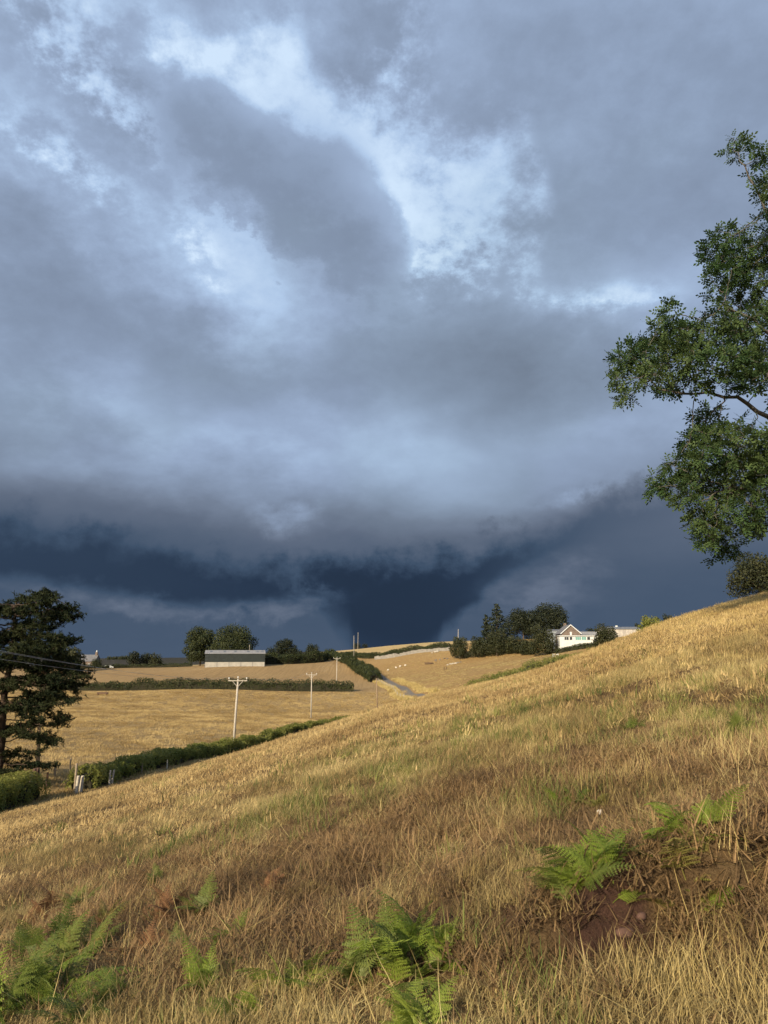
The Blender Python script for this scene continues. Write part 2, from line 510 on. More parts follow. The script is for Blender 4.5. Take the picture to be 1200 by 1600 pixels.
def bsdf(nt, out, col, rough=.9, bump=None, bstr=.3, bdist=.05, spec=.2, metal=0.0):
    p = nt.nodes.new('ShaderNodeBsdfPrincipled')
    if hasattr(col, 'is_linked'): nt.links.new(col, p.inputs['Base Color'])
    else: p.inputs['Base Color'].default_value = tuple(col) + (1,)
    p.inputs['Roughness'].default_value = rough
    p.inputs['Specular IOR Level'].default_value = spec
    p.inputs['Metallic'].default_value = metal
    if bump is not None:
        b = nt.nodes.new('ShaderNodeBump'); b.inputs['Strength'].default_value = bstr; b.inputs['Distance'].default_value = bdist
        nt.links.new(bump, b.inputs['Height']); nt.links.new(b.outputs[0], p.inputs['Normal'])
    nt.links.new(p.outputs[0], out.inputs[0])
    return p

def mat_plain(name, a, b=None, scale=3.0, rough=.85, bstr=.25, bdist=.02, spec=.2, metal=0.0, detail=5):
    m, nt, out = new_mat(name)
    b = b or tuple(c * .7 for c in a)
    tcn = nt.nodes.new('ShaderNodeTexCoord')
    n = ntex(nt, scale, detail, .65, tcn.outputs['Object'])
    bsdf(nt, out, mixrgb(nt, remap(nt, n, .35, .65), a, b), rough, n, bstr, bdist, spec, metal)
    return m

def mat_leaf(name, a, b, trans=.35, rough=.6, island=True, spec=.25):
    """thin leaf: colour varies from leaf to leaf, some light passes through"""
    m, nt, out = new_mat(name)
    g = nt.nodes.new('ShaderNodeNewGeometry')
    r = g.outputs['Random Per Island']
    big = ntex(nt, .45, 2, .5)
    f = nt.nodes.new('ShaderNodeMath'); f.operation = 'ADD'; nt.links.new(remap(nt, r, 0, 1, -.35, .35), f.inputs[0]); nt.links.new(remap(nt, big, .35, .65), f.inputs[1]); f.use_clamp = True
    c = mixrgb(nt, f.outputs[0], a, b)
    p = bsdf(nt, out, c, rough, spec=spec)
    t = nt.nodes.new('ShaderNodeBsdfTranslucent'); nt.links.new(c, t.inputs[0])
    mx = nt.nodes.new('ShaderNodeMixShader'); mx.inputs[0].default_value = trans
    nt.links.new(p.outputs[0], mx.inputs[1]); nt.links.new(t.outputs[0], mx.inputs[2]); nt.links.new(mx.outputs[0], out.inputs[0])
    return m

def mat_turf(name, gold, pale, brown, green, gscale=.12, gpatch=(.56, .72), soil=None, streak=None):
    """dry grassland seen as a sheet"""
    m, nt, out = new_mat(name)
    n1 = ntex(nt, gscale, 4, .6)
    n2 = ntex(nt, 1.3, 5, .7)
    n3 = ntex(nt, 9.0, 4, .7)
    c = mixrgb(nt, remap(nt, n1, .35, .65), gold, pale)
    c = mixrgb(nt, remap(nt, n2, .42, .68, 0, .8), c, brown)
    n4 = ntex(nt, .35, 4, .65, dist=.5)
    c = mixrgb(nt, remap(nt, n4, gpatch[0], gpatch[1], 0, .8), c, green)
    c = mixrgb(nt, remap(nt, n3, .3, .7, 0, .5), c, tuple(v * .55 for v in brown))
    if streak:
        w = ntex(nt, 1.0, 3, .6, stretch=streak)
        c = mixrgb(nt, remap(nt, w, .4, .62, 0, .6), c, tuple(v * .6 for v in gold))
    bsdf(nt, out, c, .95, n3, .6, .08, spec=.05)
    return m

M = {}
# hillside soil and thatch; the bank shows the red earth through an attribute of the mesh
def mat_hill():
    m, nt, out = new_mat('dry_turf')
    n1 = ntex(nt, .22, 4, .6); n2 = ntex(nt, 2.1, 5, .7); n3 = ntex(nt, 40, 6, .8)
    c = mixrgb(nt, remap(nt, n1, .35, .65), (.20, .135, .07), (.27, .19, .10))
    c = mixrgb(nt, remap(nt, n2, .42, .66, 0, .85), c, (.13, .08, .05))
    c = mixrgb(nt, remap(nt, n3, .35, .7, 0, .7), c, (.09, .055, .032))
    a = nt.nodes.new('ShaderNodeAttribute'); a.attribute_name = 'earth'
    ec = mixrgb(nt, remap(nt, ntex(nt, 14, 6, .7), .35, .65), (.135, .075, .055), (.07, .042, .033))
    c = mixrgb(nt, a.outputs['Fac'], c, ec)
    bsdf(nt, out, c, .95, n3, 1.0, .06, spec=.05)
    return m
M['hill'] = mat_hill()
M['pasture'] = mat_turf('valley_pasture_grass', (.33, .23, .105), (.40, .29, .14), (.22, .15, .07), (.20, .19, .07), .035, (.62, .8))
M['stubble'] = mat_turf('stubble', (.37, .25, .12), (.42, .30, .15), (.29, .19, .09), (.24, .2, .09), .03, (.66, .85), streak=(1.6, .05, .05))
M['grazing'] = mat_turf('grazed_grass', (.33, .22, .095), (.38, .265, .12), (.24, .15, .065), (.19, .17, .065), .04, (.6, .8))
M['crest'] = mat_turf('pale_crest_grass', (.50, .37, .17), (.55, .42, .21), (.42, .3, .14), (.35, .3, .13), .02, (.68, .85))
M['moor'] = mat_turf('heather_moor', (.055, .05, .04), (.07, .06, .05), (.04, .04, .035), (.04, .055, .03), .004, (.5, .7))

# ------------------------------------------------------------------ the ground sheet, split along its fields
def build_ground():
    az = np.unique(np.concatenate([np.arange(-180, -44, 3.0), np.arange(-44, 44, .22), np.arange(44, 180.1, 3.0)]))
    az = az[:-1] if az[-1] >= 180 else az
    rr = [0.25]
    while rr[-1] < 5200:
        r = rr[-1]
        rr.append(r * (1.012 if 2.4 < r < 9 else (1.022 if r < 700 else 1.08)))
    rr = np.array(rr)
    T, Rr = np.meshgrid(np.radians(az), rr)
    x = (np.sin(T) * Rr); y = (np.cos(T) * Rr)
    z = H(x, y)
    na, nr = len(az), len(rr)
    V = np.stack([x.ravel(), y.ravel(), z.ravel()], 1)
    i, j = np.meshgrid(np.arange(nr - 1), np.arange(na), indexing='ij')
    j2 = (j + 1) % na
    F = np.stack([i * na + j, i * na + j2, (i + 1) * na + j2, (i + 1) * na + j], -1).reshape(-1, 4)[:, ::-1]
    cen = V[F].mean(1)
    reg = region(cen[:, 0], cen[:, 1])
    names = ['hillside', 'valley_field', 'stubble_field', 'grazing_field', 'crest_field', 'moorland']
    mats = [M[k] for k in ('hill', 'pasture', 'stubble', 'grazing', 'crest', 'moor')]
    for k, nm in enumerate(names):
        f = F[reg == k]
        if k == 0:      # close the middle of the polar sheet under the camera
            c = len(V)
        used, invx = np.unique(f, return_inverse=True)
        vv = V[used]; ff = invx.reshape(f.shape)
        faces = [ff]
        if k == 0:
            vv = np.vstack([vv, [[0, 0, Hs(0, 0)]]]); ci = len(vv) - 1
            ring = {u: n for n, u in enumerate(used) if u < na}
            tri = np.array([[ci, ring[(q + 1) % na], ring[q]] for q in range(na)])
            faces.append(tri)
        me = mesh_np(nm, vv, faces, mats[k], smooth=True)
        if k == 0:
            at_ = me.attributes.new('earth', 'FLOAT', 'POINT')
            at_.data.foreach_set('value', earth(vv[:, 0], vv[:, 1]).astype(np.float32))
        o = link(bpy.data.objects.new(nm, me)); tag(o, kind='structure')

SOIL = []       # bare patches (x, y, radius) found from the photograph
for px, py, r in ((955, 1440, .17), (915, 1475, .13), (985, 1455, .10), (715, 1432, .09), (830, 1425, .10), (1185, 1262, .07), (980, 1400, .12), (560, 1400, .22), (480, 1430, .2)):
    p = hit(px, py); SOIL.append((p.x, p.y, r))
def earth(x, y):
    e = np.zeros(np.shape(x)); n = fbm(x * 5, y * 5, 3, 12)
    for sx, sy, r in SOIL:
        e = np.maximum(e, np.clip(1.5 - np.hypot(x - sx, (y - sy) * .8) / r + n * 1.2, 0, 1))
    return e
build_ground()

# ------------------------------------------------------------------ lane
M['asphalt'] = mat_plain('worn_asphalt', (.17, .155, .135), (.115, .105, .095), 1.5, .9, .3, .01)
def build_lane():
    ys = np.linspace(LANE[0, 1], LANE[-1, 1], 90); xs = lane_x(ys)
    tx = np.gradient(xs); ty = np.gradient(ys); L = np.hypot(tx, ty); nx, ny = ty / L, -tx / L
    cols = np.linspace(-1.1, 1.1, 7)
    V = []
    for c in cols:
        x = xs + nx * c; y = ys + ny * c
        V.append(np.stack([x, y, H(x, y) + .06 - .02 * (c / 1.1) ** 2], 1))
    V = np.stack(V, 1); n, k = V.shape[:2]
    i, j = np.meshgrid(np.arange(n - 1), np.arange(k - 1), indexing='ij')
    F = np.stack([i * k + j, i * k + j + 1, (i + 1) * k + j + 1, (i + 1) * k + j], -1).reshape(-1, 4)
    tag(link(bpy.data.objects.new('lane', mesh_np('lane', V.reshape(-1, 3), F, M['asphalt'], True))), kind='structure')
build_lane()

# ------------------------------------------------------------------ foliage kit
def rot_basis(n, rng):
    """n random orthonormal pairs"""
    a = rng.normal(size=(n, 3)); a /= np.linalg.norm(a, axis=1)[:, None]
    b = rng.normal(size=(n, 3)); b -= (a * b).sum(1)[:, None] * a; b /= np.linalg.norm(b, axis=1)[:, None]
    return a, b

def leaf_cards(P, Nrm, size, rng, aspect=.55, jitter=.8):
    """diamond leaves at points P, facing roughly along Nrm"""
    n = len(P)
    q = Nrm + rng.normal(size=(n, 3)) * jitter
    q /= np.linalg.norm(q, axis=1)[:, None] + 1e-9
    t = rng.normal(size=(n, 3)); t -= (t * q).sum(1)[:, None] * q; t /= np.linalg.norm(t, axis=1)[:, None] + 1e-9
    b = np.cross(q, t)
    s = (size * rng.uniform(.6, 1.35, n))[:, None] if np.isscalar(size) else (size * rng.uniform(.7, 1.3, n))[:, None]
    V = np.stack([P - t * s, P + b * s * aspect + q * s * .12, P + t * s, P - b * s * aspect + q * s * .12], 1).reshape(-1, 3)
    F = np.arange(4 * n).reshape(-1, 4)
    return V, F

def sphere_pts(n, rng):
    v = rng.normal(size=(n, 3)); return v / np.linalg.norm(v, axis=1)[:, None]

BARK = mat_plain('bark', (.13, .10, .075), (.075, .058, .045), 6, .95, .6, .04)
BARK_PALE = mat_plain('ash_bark', (.13, .12, .105), (.075, .068, .06), 5, .95, .6, .04)
M['oak'] = mat_leaf('summer_oak_leaves', (.026, .037, .015), (.054, .064, .023), .25)
M['dark_tree'] = mat_leaf('dark_dense_leaves', (.016, .023, .014), (.032, .039, .019), .2)
M['bush'] = mat_leaf('bush_leaves', (.024, .031, .014), (.052, .056, .022), .2)
M['hedge'] = mat_leaf('hawthorn_hedge_leaves', (.16, .185, .04), (.28, .28, .075), .5)
M['hedge_dark'] = mat_leaf('dark_hedge_leaves', (.026, .038, .014), (.058, .068, .023), .25)
M['conifer'] = mat_leaf('conifer_needles', (.018, .027, .018), (.034, .043, .023), .1)
M['verge'] = mat_leaf('green_bracken_verge', (.16, .19, .045), (.26, .25, .07), .35)
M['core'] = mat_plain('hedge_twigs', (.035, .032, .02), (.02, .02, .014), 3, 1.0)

def lobes_for(kind, w, h, rng):
    """ellipsoid lobes (x,y,z,rx,rz) of a crown of width w and height h standing on z=0"""
    out = []
    if kind == 'round':
        n = 15
        for i in range(n):
            a = i * 2.4 + rng.uniform(-.4, .4); t = (i + .5) / n
            zz = h * (.16 + .68 * t)
            prof = math.sin(math.pi * min(max(.16 + .80 * t, 0), 1)) ** .65
            rr = w * .33 * prof
            s = w * rng.uniform(.15, .23)
            out.append((math.cos(a) * rr, math.sin(a) * rr, zz, s, s * .8))
        out.append((0, 0, h * .55, w * .30, h * .30))
    elif kind == 'bush':
        for i in range(10):
            a = i * 2.4; t = (i + .5) / 10
            rr = w * .32 * math.sqrt(1 - t * .8); s = w * rng.uniform(.16, .25)
            out.append((math.cos(a) * rr, math.sin(a) * rr, h * (.12 + .72 * t), s, min(s, h * .3)))
        out.append((0, 0, h * .4, w * .32, h * .38))
    elif kind == 'conifer':
        n = 26
        for i in range(n):
            t = (i + .5) / n; a = i * 2.4
            rr = w * .5 * (1 - t) ** .8 * rng.uniform(.55, .8); s = w * (.20 * (1 - t) + .07)
            out.append((math.cos(a) * rr, math.sin(a) * rr, h * (.06 + .90 * t), s, s * .45))
        out.append((0, 0, h * .45, w * .16, h * .44))
    return out

def far_tree(name, px, base, top, wpx, Y, kind, mat, label, cat='tree', group=None, leaf=None, n=2600, seed=0, depth=None):
    rng = np.random.default_rng(100 + seed)
    p = ground(px, base, Y)
    h = at(px, top, Y).z - p.z
    w = wpx * p.y / FPX
    root = empty(name, p)
    tag(root, label, cat, group)
    # trunk with limbs
    tb = MB()
    tr = max(.10, h * .022)
    tb.tube([(0, 0, -.4), (.02 * w, 0, h * .2), (-.01 * w, .01 * w, h * .45), (0, 0, h * .8)], [tr * 1.25, tr, tr * .7, tr * .12], 7)
    L = lobes_for(kind, w, h, rng)
    for (x, y, z, s, sz) in L[::2]:
        z0 = max(h * .15, z - .5 * math.hypot(x, y) - h * .08)
        tb.tube([(0, 0, z0), (x * .5, y * .5, (z0 + z) / 2 + .1), (x, y, z)], [tr * .5, tr * .3, tr * .08], 5)
    tb.build('trunk', BARK, root)
    leaf = leaf or max(.22, w * .035)
    tot = sum(l[3] ** 2 for l in L)
    Ps, Ns = [], []
    for (x, y, z, s, sz) in L:
        k = int(n * s * s / tot) + 20
        d = sphere_pts(k, rng)
        r = rng.uniform(.62, 1.06, k)[:, None]
        q = d * r * np.array([s, s, sz]) + np.array([x, y, z])
        q += rng.normal(size=q.shape) * s * .09
        ok = q[:, 2] > (.05 if kind != 'round' else h * .03)
        Ps.append(q[ok]); Ns.append((d * np.array([1, 1, s / sz]))[ok])
    P = np.vstack(Ps); N = np.vstack(Ns); N /= np.linalg.norm(N, axis=1)[:, None]
    V, F = leaf_cards(P, N, leaf, rng, .6, .65)
    link(bpy.data.objects.new('crown', mesh_np('crown', V, F, mat)), root)
    return root

def hedge(name, pts, h, w, mat, label, cat='hedge', leaf=.09, dens=120, seed=0, rough=.25, group=None, core=True, top_noise=4.0, taper=True):
    """pts: ground points along the hedge"""
    rng = np.random.default_rng(300 + seed)
    P = np.array([[p.x, p.y] for p in pts]); seg = np.hypot(*np.diff(P, axis=0).T); cum = np.concatenate([[0], np.cumsum(seg)]); Lg = cum[-1]
    root = empty(name, (P[0, 0], P[0, 1], Hs(*P[0]))); tag(root, label, cat, group)
    o = np.array(root.location)
    def frame(s):
        x = np.interp(s, cum, P[:, 0]); y = np.interp(s, cum, P[:, 1]); e = .5
        dxs = np.interp(s + e, cum, P[:, 0]) - np.interp(s - e, cum, P[:, 0]); dys = np.interp(s + e, cum, P[:, 1]) - np.interp(s - e, cum, P[:, 1])
        l = np.hypot(dxs, dys) + 1e-9
        return x, y, dys / l, -dxs / l
    def hh(s):
        n = fbm(s / top_noise, s * 0 + seed, 4, seed) * 2
        e = np.clip(np.minimum(s, Lg - s) / (h * .5), 0.0, 1) if taper else 1.0
        return h * (1 + rough * n) * (.45 + .55 * np.sqrt(e))
    # leaves on a rounded box section
    n = int(dens * Lg * (2 * h + w))
    s = rng.uniform(0, Lg, n); t = rng.uniform(-1.25, 1.25, n) * math.pi / 2       # section angle, 0 = top
    x, y, nx, ny = frame(s); H0 = hh(s)
    wob = 1 + fbm(s / (h * .8), t * 1.2 + seed, 3, 5) * 1.2
    sx = np.sign(np.sin(t)) * np.abs(np.sin(t)) ** .5 * w / 2 * wob
    cz = np.clip((np.cos(t) + .35) / 1.35, 0, 1) ** .55
    inn = rng.uniform(.72, 1.08, n)
    lat = sx * inn; zz = H0 * cz * np.clip(inn + .04, 0, 1.1)
    gx = x + nx * lat; gy = y + ny * lat
    Pt = np.stack([gx, gy, H(gx, gy) + np.maximum(zz, .04)], 1) - o
    N = np.stack([nx * np.sin(t), ny * np.sin(t), np.cos(t) + .2], 1)
    V, F = leaf_cards(Pt, N, leaf, rng, .6, .9)
    link(bpy.data.objects.new('foliage', mesh_np('foliage', V, F, mat)), root)
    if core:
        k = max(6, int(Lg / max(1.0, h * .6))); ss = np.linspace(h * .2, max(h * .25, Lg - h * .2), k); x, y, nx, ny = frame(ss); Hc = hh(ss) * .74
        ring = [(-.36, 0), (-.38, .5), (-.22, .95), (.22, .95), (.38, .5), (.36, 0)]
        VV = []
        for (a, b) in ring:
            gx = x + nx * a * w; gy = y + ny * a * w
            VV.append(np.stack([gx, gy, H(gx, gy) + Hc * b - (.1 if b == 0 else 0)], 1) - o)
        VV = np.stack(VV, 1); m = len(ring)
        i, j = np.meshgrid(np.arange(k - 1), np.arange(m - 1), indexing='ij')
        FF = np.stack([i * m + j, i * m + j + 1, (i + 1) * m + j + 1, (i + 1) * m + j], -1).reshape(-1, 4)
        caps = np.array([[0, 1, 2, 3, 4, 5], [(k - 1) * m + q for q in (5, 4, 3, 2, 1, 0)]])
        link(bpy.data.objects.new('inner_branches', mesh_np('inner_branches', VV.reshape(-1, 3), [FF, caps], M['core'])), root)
    return root

# branch growth towards leaf clumps (space colonisation)
def grow(seeds, parents, attract, step, infl, kill, iters=160, maxn=9000, rng=None, up=0.0):
    N = [np.array(s, float) for s in seeds]; par = list(parents)
    A = attract.copy()
    D2 = np.full(len(A), 1e18); near = np.zeros(len(A), int)
    def upd(i0):
        for i in range(i0, len(N)):
            d = ((A - N[i]) ** 2).sum(1); m = d < D2; D2[m] = d[m]; near[m] = i
    upd(0)
    for it in range(iters):
        if not len(A): break
        act = D2 < infl * infl if it > 3 else np.ones(len(A), bool)
        if not act.any(): infl *= 1.4; continue
        ids = np.unique(near[act]); i0 = len(N)
        for i in ids:
            v = A[act & (near == i)] - N[i]; v = v / (np.linalg.norm(v, axis=1)[:, None] + 1e-9)
            g = v.mean(0) + rng.normal(size=3) * .18 + np.array([0, 0, up]); l = np.linalg.norm(g)
            if l < 1e-6: continue
            N.append(N[i] + g / l * step); par.append(int(i))
        if len(N) > maxn: break
        upd(i0)
        keep = D2 > kill * kill
        A = A[keep]; D2 = D2[keep]; near = near[keep]
    return np.array(N), np.array(par)

def limb_mesh(N, par, tip, power, rmax, seed_r=None, sides=5, min_r=.004):
    n = len(N); r = np.zeros(n); kids = np.zeros(n, int)
    for i in range(n):
        if par[i] >= 0: kids[par[i]] += 1
    acc = np.zeros(n)
    for i in range(n - 1, -1, -1):
        r[i] = max(tip, acc[i] ** (1 / power)) if kids[i] else tip
        if par[i] >= 0: acc[par[i]] += r[i] ** power
    r = np.minimum(r, rmax)
    if seed_r is not None: r[:len(seed_r)] = np.maximum(r[:len(seed_r)], seed_r)
    idx = np.where(par >= 0)[0]
    a = N[par[idx]]; b = N[idx]; t = b - a; t /= np.linalg.norm(t, axis=1)[:, None] + 1e-9
    ref = np.where(np.abs(t[:, 2:3]) < .9, np.array([[0, 0, 1.0]]), np.array([[1.0, 0, 0]]))
    u = np.cross(t, ref); u /= np.linalg.norm(u, axis=1)[:, None] + 1e-9; v = np.cross(t, u)
    ra = np.minimum(r[par[idx]], r[idx] * 1.6); rb = r[idx]
    ring = []
    for base, rad in ((a - t * ra[:, None] * .5, ra), (b, rb)):
        for k in range(sides):
            g = 2 * math.pi * k / sides
            ring.append(base + (u * math.cos(g) + v * math.sin(g)) * rad[:, None])
    V = np.stack(ring, 1); m = len(idx)
    base = (np.arange(m) * 2 * sides)[:, None]
    F = np.concatenate([base + np.array([[k, (k + 1) % sides, sides + (k + 1) % sides, sides + k]]) for k in range(sides)])
    return V.reshape(-1, 3), F, r, kids

# ------------------------------------------------------------------ the broadleaf tree on the right
M['ash'] = mat_leaf('ash_leaves', (.040, .080, .030), (.075, .112, .040), .32, rough=.6, spec=.15)
def ash_tree():
    rng = np.random.default_rng(21)
    Y0 = 23.0
    base = ground(1335, 980, Y0)
    O = np.array(base)
    cl = [(1150, 235, 20), (1183, 250, 20), (1196, 300, 18), (1125, 385, 34), (1165, 380, 36), (1130, 430, 36), (1170, 450, 42), (1195, 400, 36),
          (1046, 480, 15), (1036, 512, 24), (1075, 520, 36), (1120, 510, 38), (1170, 520, 45), (1205, 560, 40), (985, 560, 30), (1020, 555, 34), (1060, 560, 36),
          (1110, 570, 40), (1160, 580, 40), (966, 592, 18), (975, 622, 13), (1100, 655, 26), (1088, 690, 28), (1130, 700, 38), (1170, 690, 42), (1060, 733, 26),
          (1095, 740, 34), (1140, 750, 38), (1180, 750, 38), (1034, 757, 20), (1070, 772, 22), (1110, 800, 28), (1150, 800, 36), (1103, 838, 20), (1138, 848, 22),
          (1185, 812, 26), (1198, 720, 40), (1118, 868, 9), (1090, 812, 18), (1010, 590, 20), (1045, 600, 20)]
    att = []
    for px, py, r in cl:
        c = np.array(at(px, py, Y0 + rng.uniform(-2.0, 2.0))); rm = r * Y0 / FPX
        k = int(10 + r * r * .046)
        d = sphere_pts(k, rng) * rng.uniform(.25, 1.12, k)[:, None] ** .6
        att.append(c + d * rm * np.array([1, 1.6, .95]))
    # the rest of the crown, beyond the frame
    k = 900
    d = sphere_pts(k, rng) * rng.uniform(.4, 1, k)[:, None] ** .5
    big = np.array(at(1330, 470, Y0)) + d * np.array([3.2, 4.2, 7.5])
    big = big[big[:, 0] > at(1215, 500, Y0).x]
    att = np.vstack(att + [big])
    # trunk and main limbs
    seeds = []; par = []; sr = []
    def limb(pts, r0, r1, start):
        prev = start
        n = 0
        for a, b in zip(pts[:-1], pts[1:]):
            a = np.array(a); b = np.array(b); m = max(2, int(np.linalg.norm(b - a) / .35))
            for q in range(1, m + 1):
                n += 1
                jit = rng.normal(size=3) * .035
                seeds.append(a + (b - a) * q / m + jit); par.append(prev); prev = len(seeds) - 1; sr.append(0)
        tot = n
        for q in range(tot):
            sr[len(seeds) - tot + q] = r0 + (r1 - r0) * (q + 1) / tot
        return prev
    seeds.append(O + np.array([0, 0, -.4])); par.append(-1); sr.append(.42)
    fork1 = limb([O, at(1325, 860, Y0), at(1310, 760, Y0)], .42, .30, 0)
    limb([seeds[fork1], at(1262, 690, Y0 - .3), at(1200, 650, Y0 - .5), at(1150, 624, Y0 - .6), at(1105, 613, Y0 - .4), at(1068, 618, Y0 - .4), at(1030, 607, Y0)], .14, .02, fork1)
    fork2 = limb([seeds[fork1], at(1300, 640, Y0), at(1290, 520, Y0)], .28, .20, fork1)
    limb([seeds[fork2], at(1245, 420, Y0), at(1205, 340, Y0), at(1178, 290, Y0), at(1160, 250, Y0)], .12, .018, fork2)
    limb([seeds[fork2], at(1300, 360, Y0 + .4), at(1320, 160, Y0)], .16, .05, fork2)
    limb([seeds[fork1], at(1255, 775, Y0 - .4), at(1200, 778, Y0 - .6), at(1165, 765, Y0 - .6)], .10, .02, fork1)
    limb([seeds[fork2], at(1230, 545, Y0 + .5), at(1180, 500, Y0 + .6), at(1130, 480, Y0 + .4)], .11, .02, fork2)
    N, P = grow(seeds, par, att, .16, 3.0, .20, 200, 12000, rng, .02)
    V, F, r, kids = limb_mesh(N, P, .006, 2.35, .42, np.array(sr))
    root = empty('ash_tree', base)
    tag(root, 'tall broadleaf tree with spreading grey limbs rising at the right edge of the photo', 'tree')
    link(bpy.data.objects.new('trunk', mesh_np('trunk', V - O, F, BARK_PALE, True)), root)
    # compound leaves on the outer twigs
    tipid = np.concatenate([np.where(kids == 0)[0]] * 3 + [np.where((r < .010) & (kids > 0))[0]])
    pick = rng.random(len(tipid)) < .75
    T = N[tipid[pick]]; dirs = T - N[P[tipid[pick]]]; dirs /= np.linalg.norm(dirs, axis=1)[:, None] + 1e-9
    rep = 3
    T = np.repeat(T, rep, 0); dirs = np.repeat(dirs, rep, 0); n = len(T)
    ax = dirs * .7 + rng.normal(size=(n, 3)) * .75 + np.array([0, 0, -.25]); ax /= np.linalg.norm(ax, axis=1)[:, None]
    side = np.cross(ax, rng.normal(size=(n, 3)) * .5 + np.array([0, 0, 1.0])); side /= np.linalg.norm(side, axis=1)[:, None] + 1e-9
    nr = np.cross(side, ax)
    L = rng.uniform(.22, .38, n)[:, None]
    Vs = []
    for tpos, sgn in ((.3, 1), (.3, -1), (.55, 1), (.55, -1), (.8, 1), (.8, -1), (1.0, 0)):
        b0 = T + ax * L * tpos - nr * L * .12 * tpos ** 2
        dd = (side * sgn * .85 + ax * .5) if sgn else ax
        ll = L * (.40 if sgn else .45)
        ww = np.cross(dd, nr); ww /= np.linalg.norm(ww, axis=1)[:, None] + 1e-9
        mid = b0 + dd * ll * .55
        Vs.append(np.stack([b0, mid + ww * ll * .27, b0 + dd * ll, mid - ww * ll * .27], 1))
    V = np.concatenate(Vs).reshape(-1, 3)
    link(bpy.data.objects.new('crown', mesh_np('crown', V - O, np.arange(len(V)).reshape(-1, 4), M['ash'])), root)
ash_tree()

# ------------------------------------------------------------------ the pine on the left
M['pine'] = mat_leaf('pine_needles', (.012, .020, .010), (.032, .039, .016), .10, rough=.7, spec=.1)
M['pine_bark'] = mat_plain('pine_bark', (.085, .06, .045), (.05, .038, .03), 5, .95, .7, .05)
def pine_tree():
    rng = np.random.default_rng(5)
    Y0 = 49.0
    base = ground(-8, 1240, Y0)
    O = np.array(base)
    pads = [(75, 935, 26, 12), (40, 945, 30, 14), (105, 950, 18, 9), (15, 955, 24, 14), (90, 968, 26, 12), (120, 962, 9, 6), (55, 980, 34, 16), (115, 1000, 16, 8), (20, 995, 30, 16), (88, 1003, 24, 12),
            (60, 1022, 40, 14), (15, 1035, 36, 14), (105, 1035, 24, 9), (128, 1045, 14, 6), (80, 1052, 36, 12), (140, 1060, 12, 6), (30, 1068, 40, 14), (110, 1072, 26, 9), (75, 1085, 34, 10), (120, 1092, 12, 5),
            (25, 1105, 34, 10), (70, 1115, 26, 7), (104, 1124, 16, 5), (55, 1133, 24, 7), (50, 1152, 20, 6), (88, 1160, 16, 5), (15, 1145, 22, 8), (20, 1176, 20, 7), (45, 1196, 24, 6), (78, 1196, 16, 5), (12, 1208, 18, 6), (48, 1180, 12, 4)]
    att = []
    for px, py, rx, ry in pads:
        for m in (1, -1):
            x0 = px if m > 0 else -16 - px * .95 + rng.uniform(-8, 8)
            for dep in ((-1, 0, 1) if py < 1170 else (0, 1)):
                off = dep * rng.uniform(1.2, 3.6) * (1.0 if dep else .4)
                sh = 1 - .10 * abs(dep)
                cx = (x0 + 8) * sh - 8 if dep else x0
                c = np.array(at(cx, py + (rng.uniform(-8, 8) if dep else 0), Y0 + off)); k = int(14 + rx * ry * .10)
                d = sphere_pts(k, rng) * rng.uniform(.2, 1, k)[:, None] ** .5
                s = Y0 / FPX
                att.append(c + d * np.array([rx * s, rx * s * .8, ry * s * (.95 if py < 1100 else .75)]))
    att = np.vstack(att)
    top = at(25, 940, Y0)
    seeds = []; par = []; sr = []
    tp = [O + np.array([0, 0, -.5]), np.array(at(2, 1160, Y0)), np.array(at(8, 1080, Y0)), np.array(at(20, 1010, Y0)), np.array(top)]
    prev = -1; tot = 40
    for q in range(tot):
        u = q / (tot - 1) * 4; i = min(int(u), 3); f = u - i
        seeds.append(tp[i] * (1 - f) + tp[i + 1] * f + rng.normal(size=3) * .03); par.append(prev); prev = len(seeds) - 1; sr.append(.30 * (1 - q / tot) + .04)
    N, P = grow(seeds, par, att, .28, 6.0, .34, 160, 9000, rng, .03)
    V, F, r, kids = limb_mesh(N, P, .014, 2.5, .3, np.array(sr))
    root = empty('pine_tree', base)
    tag(root, 'dark spreading pine with layered branches at the left edge behind the hedge', 'tree')
    link(bpy.data.objects.new('trunk', mesh_np('trunk', V - O, F, M['pine_bark'], True)), root)
    ti = np.where(r < .024)[0]
    T = N[ti]; T = np.concatenate([T + rng.normal(size=T.shape) * np.array([1, 1, .45]) * s for s in (.03, .10, .14, .18, .22, .26)])
    n = len(T); k = 9
    up = np.array([0, 0, .55])
    Vs = []
    for q in range(k):
        d = rng.normal(size=(n, 3)) + up; d /= np.linalg.norm(d, axis=1)[:, None]
        w = np.cross(d, rng.normal(size=(n, 3))); w /= np.linalg.norm(w, axis=1)[:, None] + 1e-9
        L = rng.uniform(.12, .24, n)[:, None]
        Vs.append(np.stack([T - w * .022, T + w * .022, T + d * L + w * .013, T + d * L - w * .013], 1))
    V = np.concatenate(Vs).reshape(-1, 3)
    link(bpy.data.objects.new('crown', mesh_np('crown', V - O, np.arange(len(V)).reshape(-1, 4), M['pine'])), root)
pine_tree()

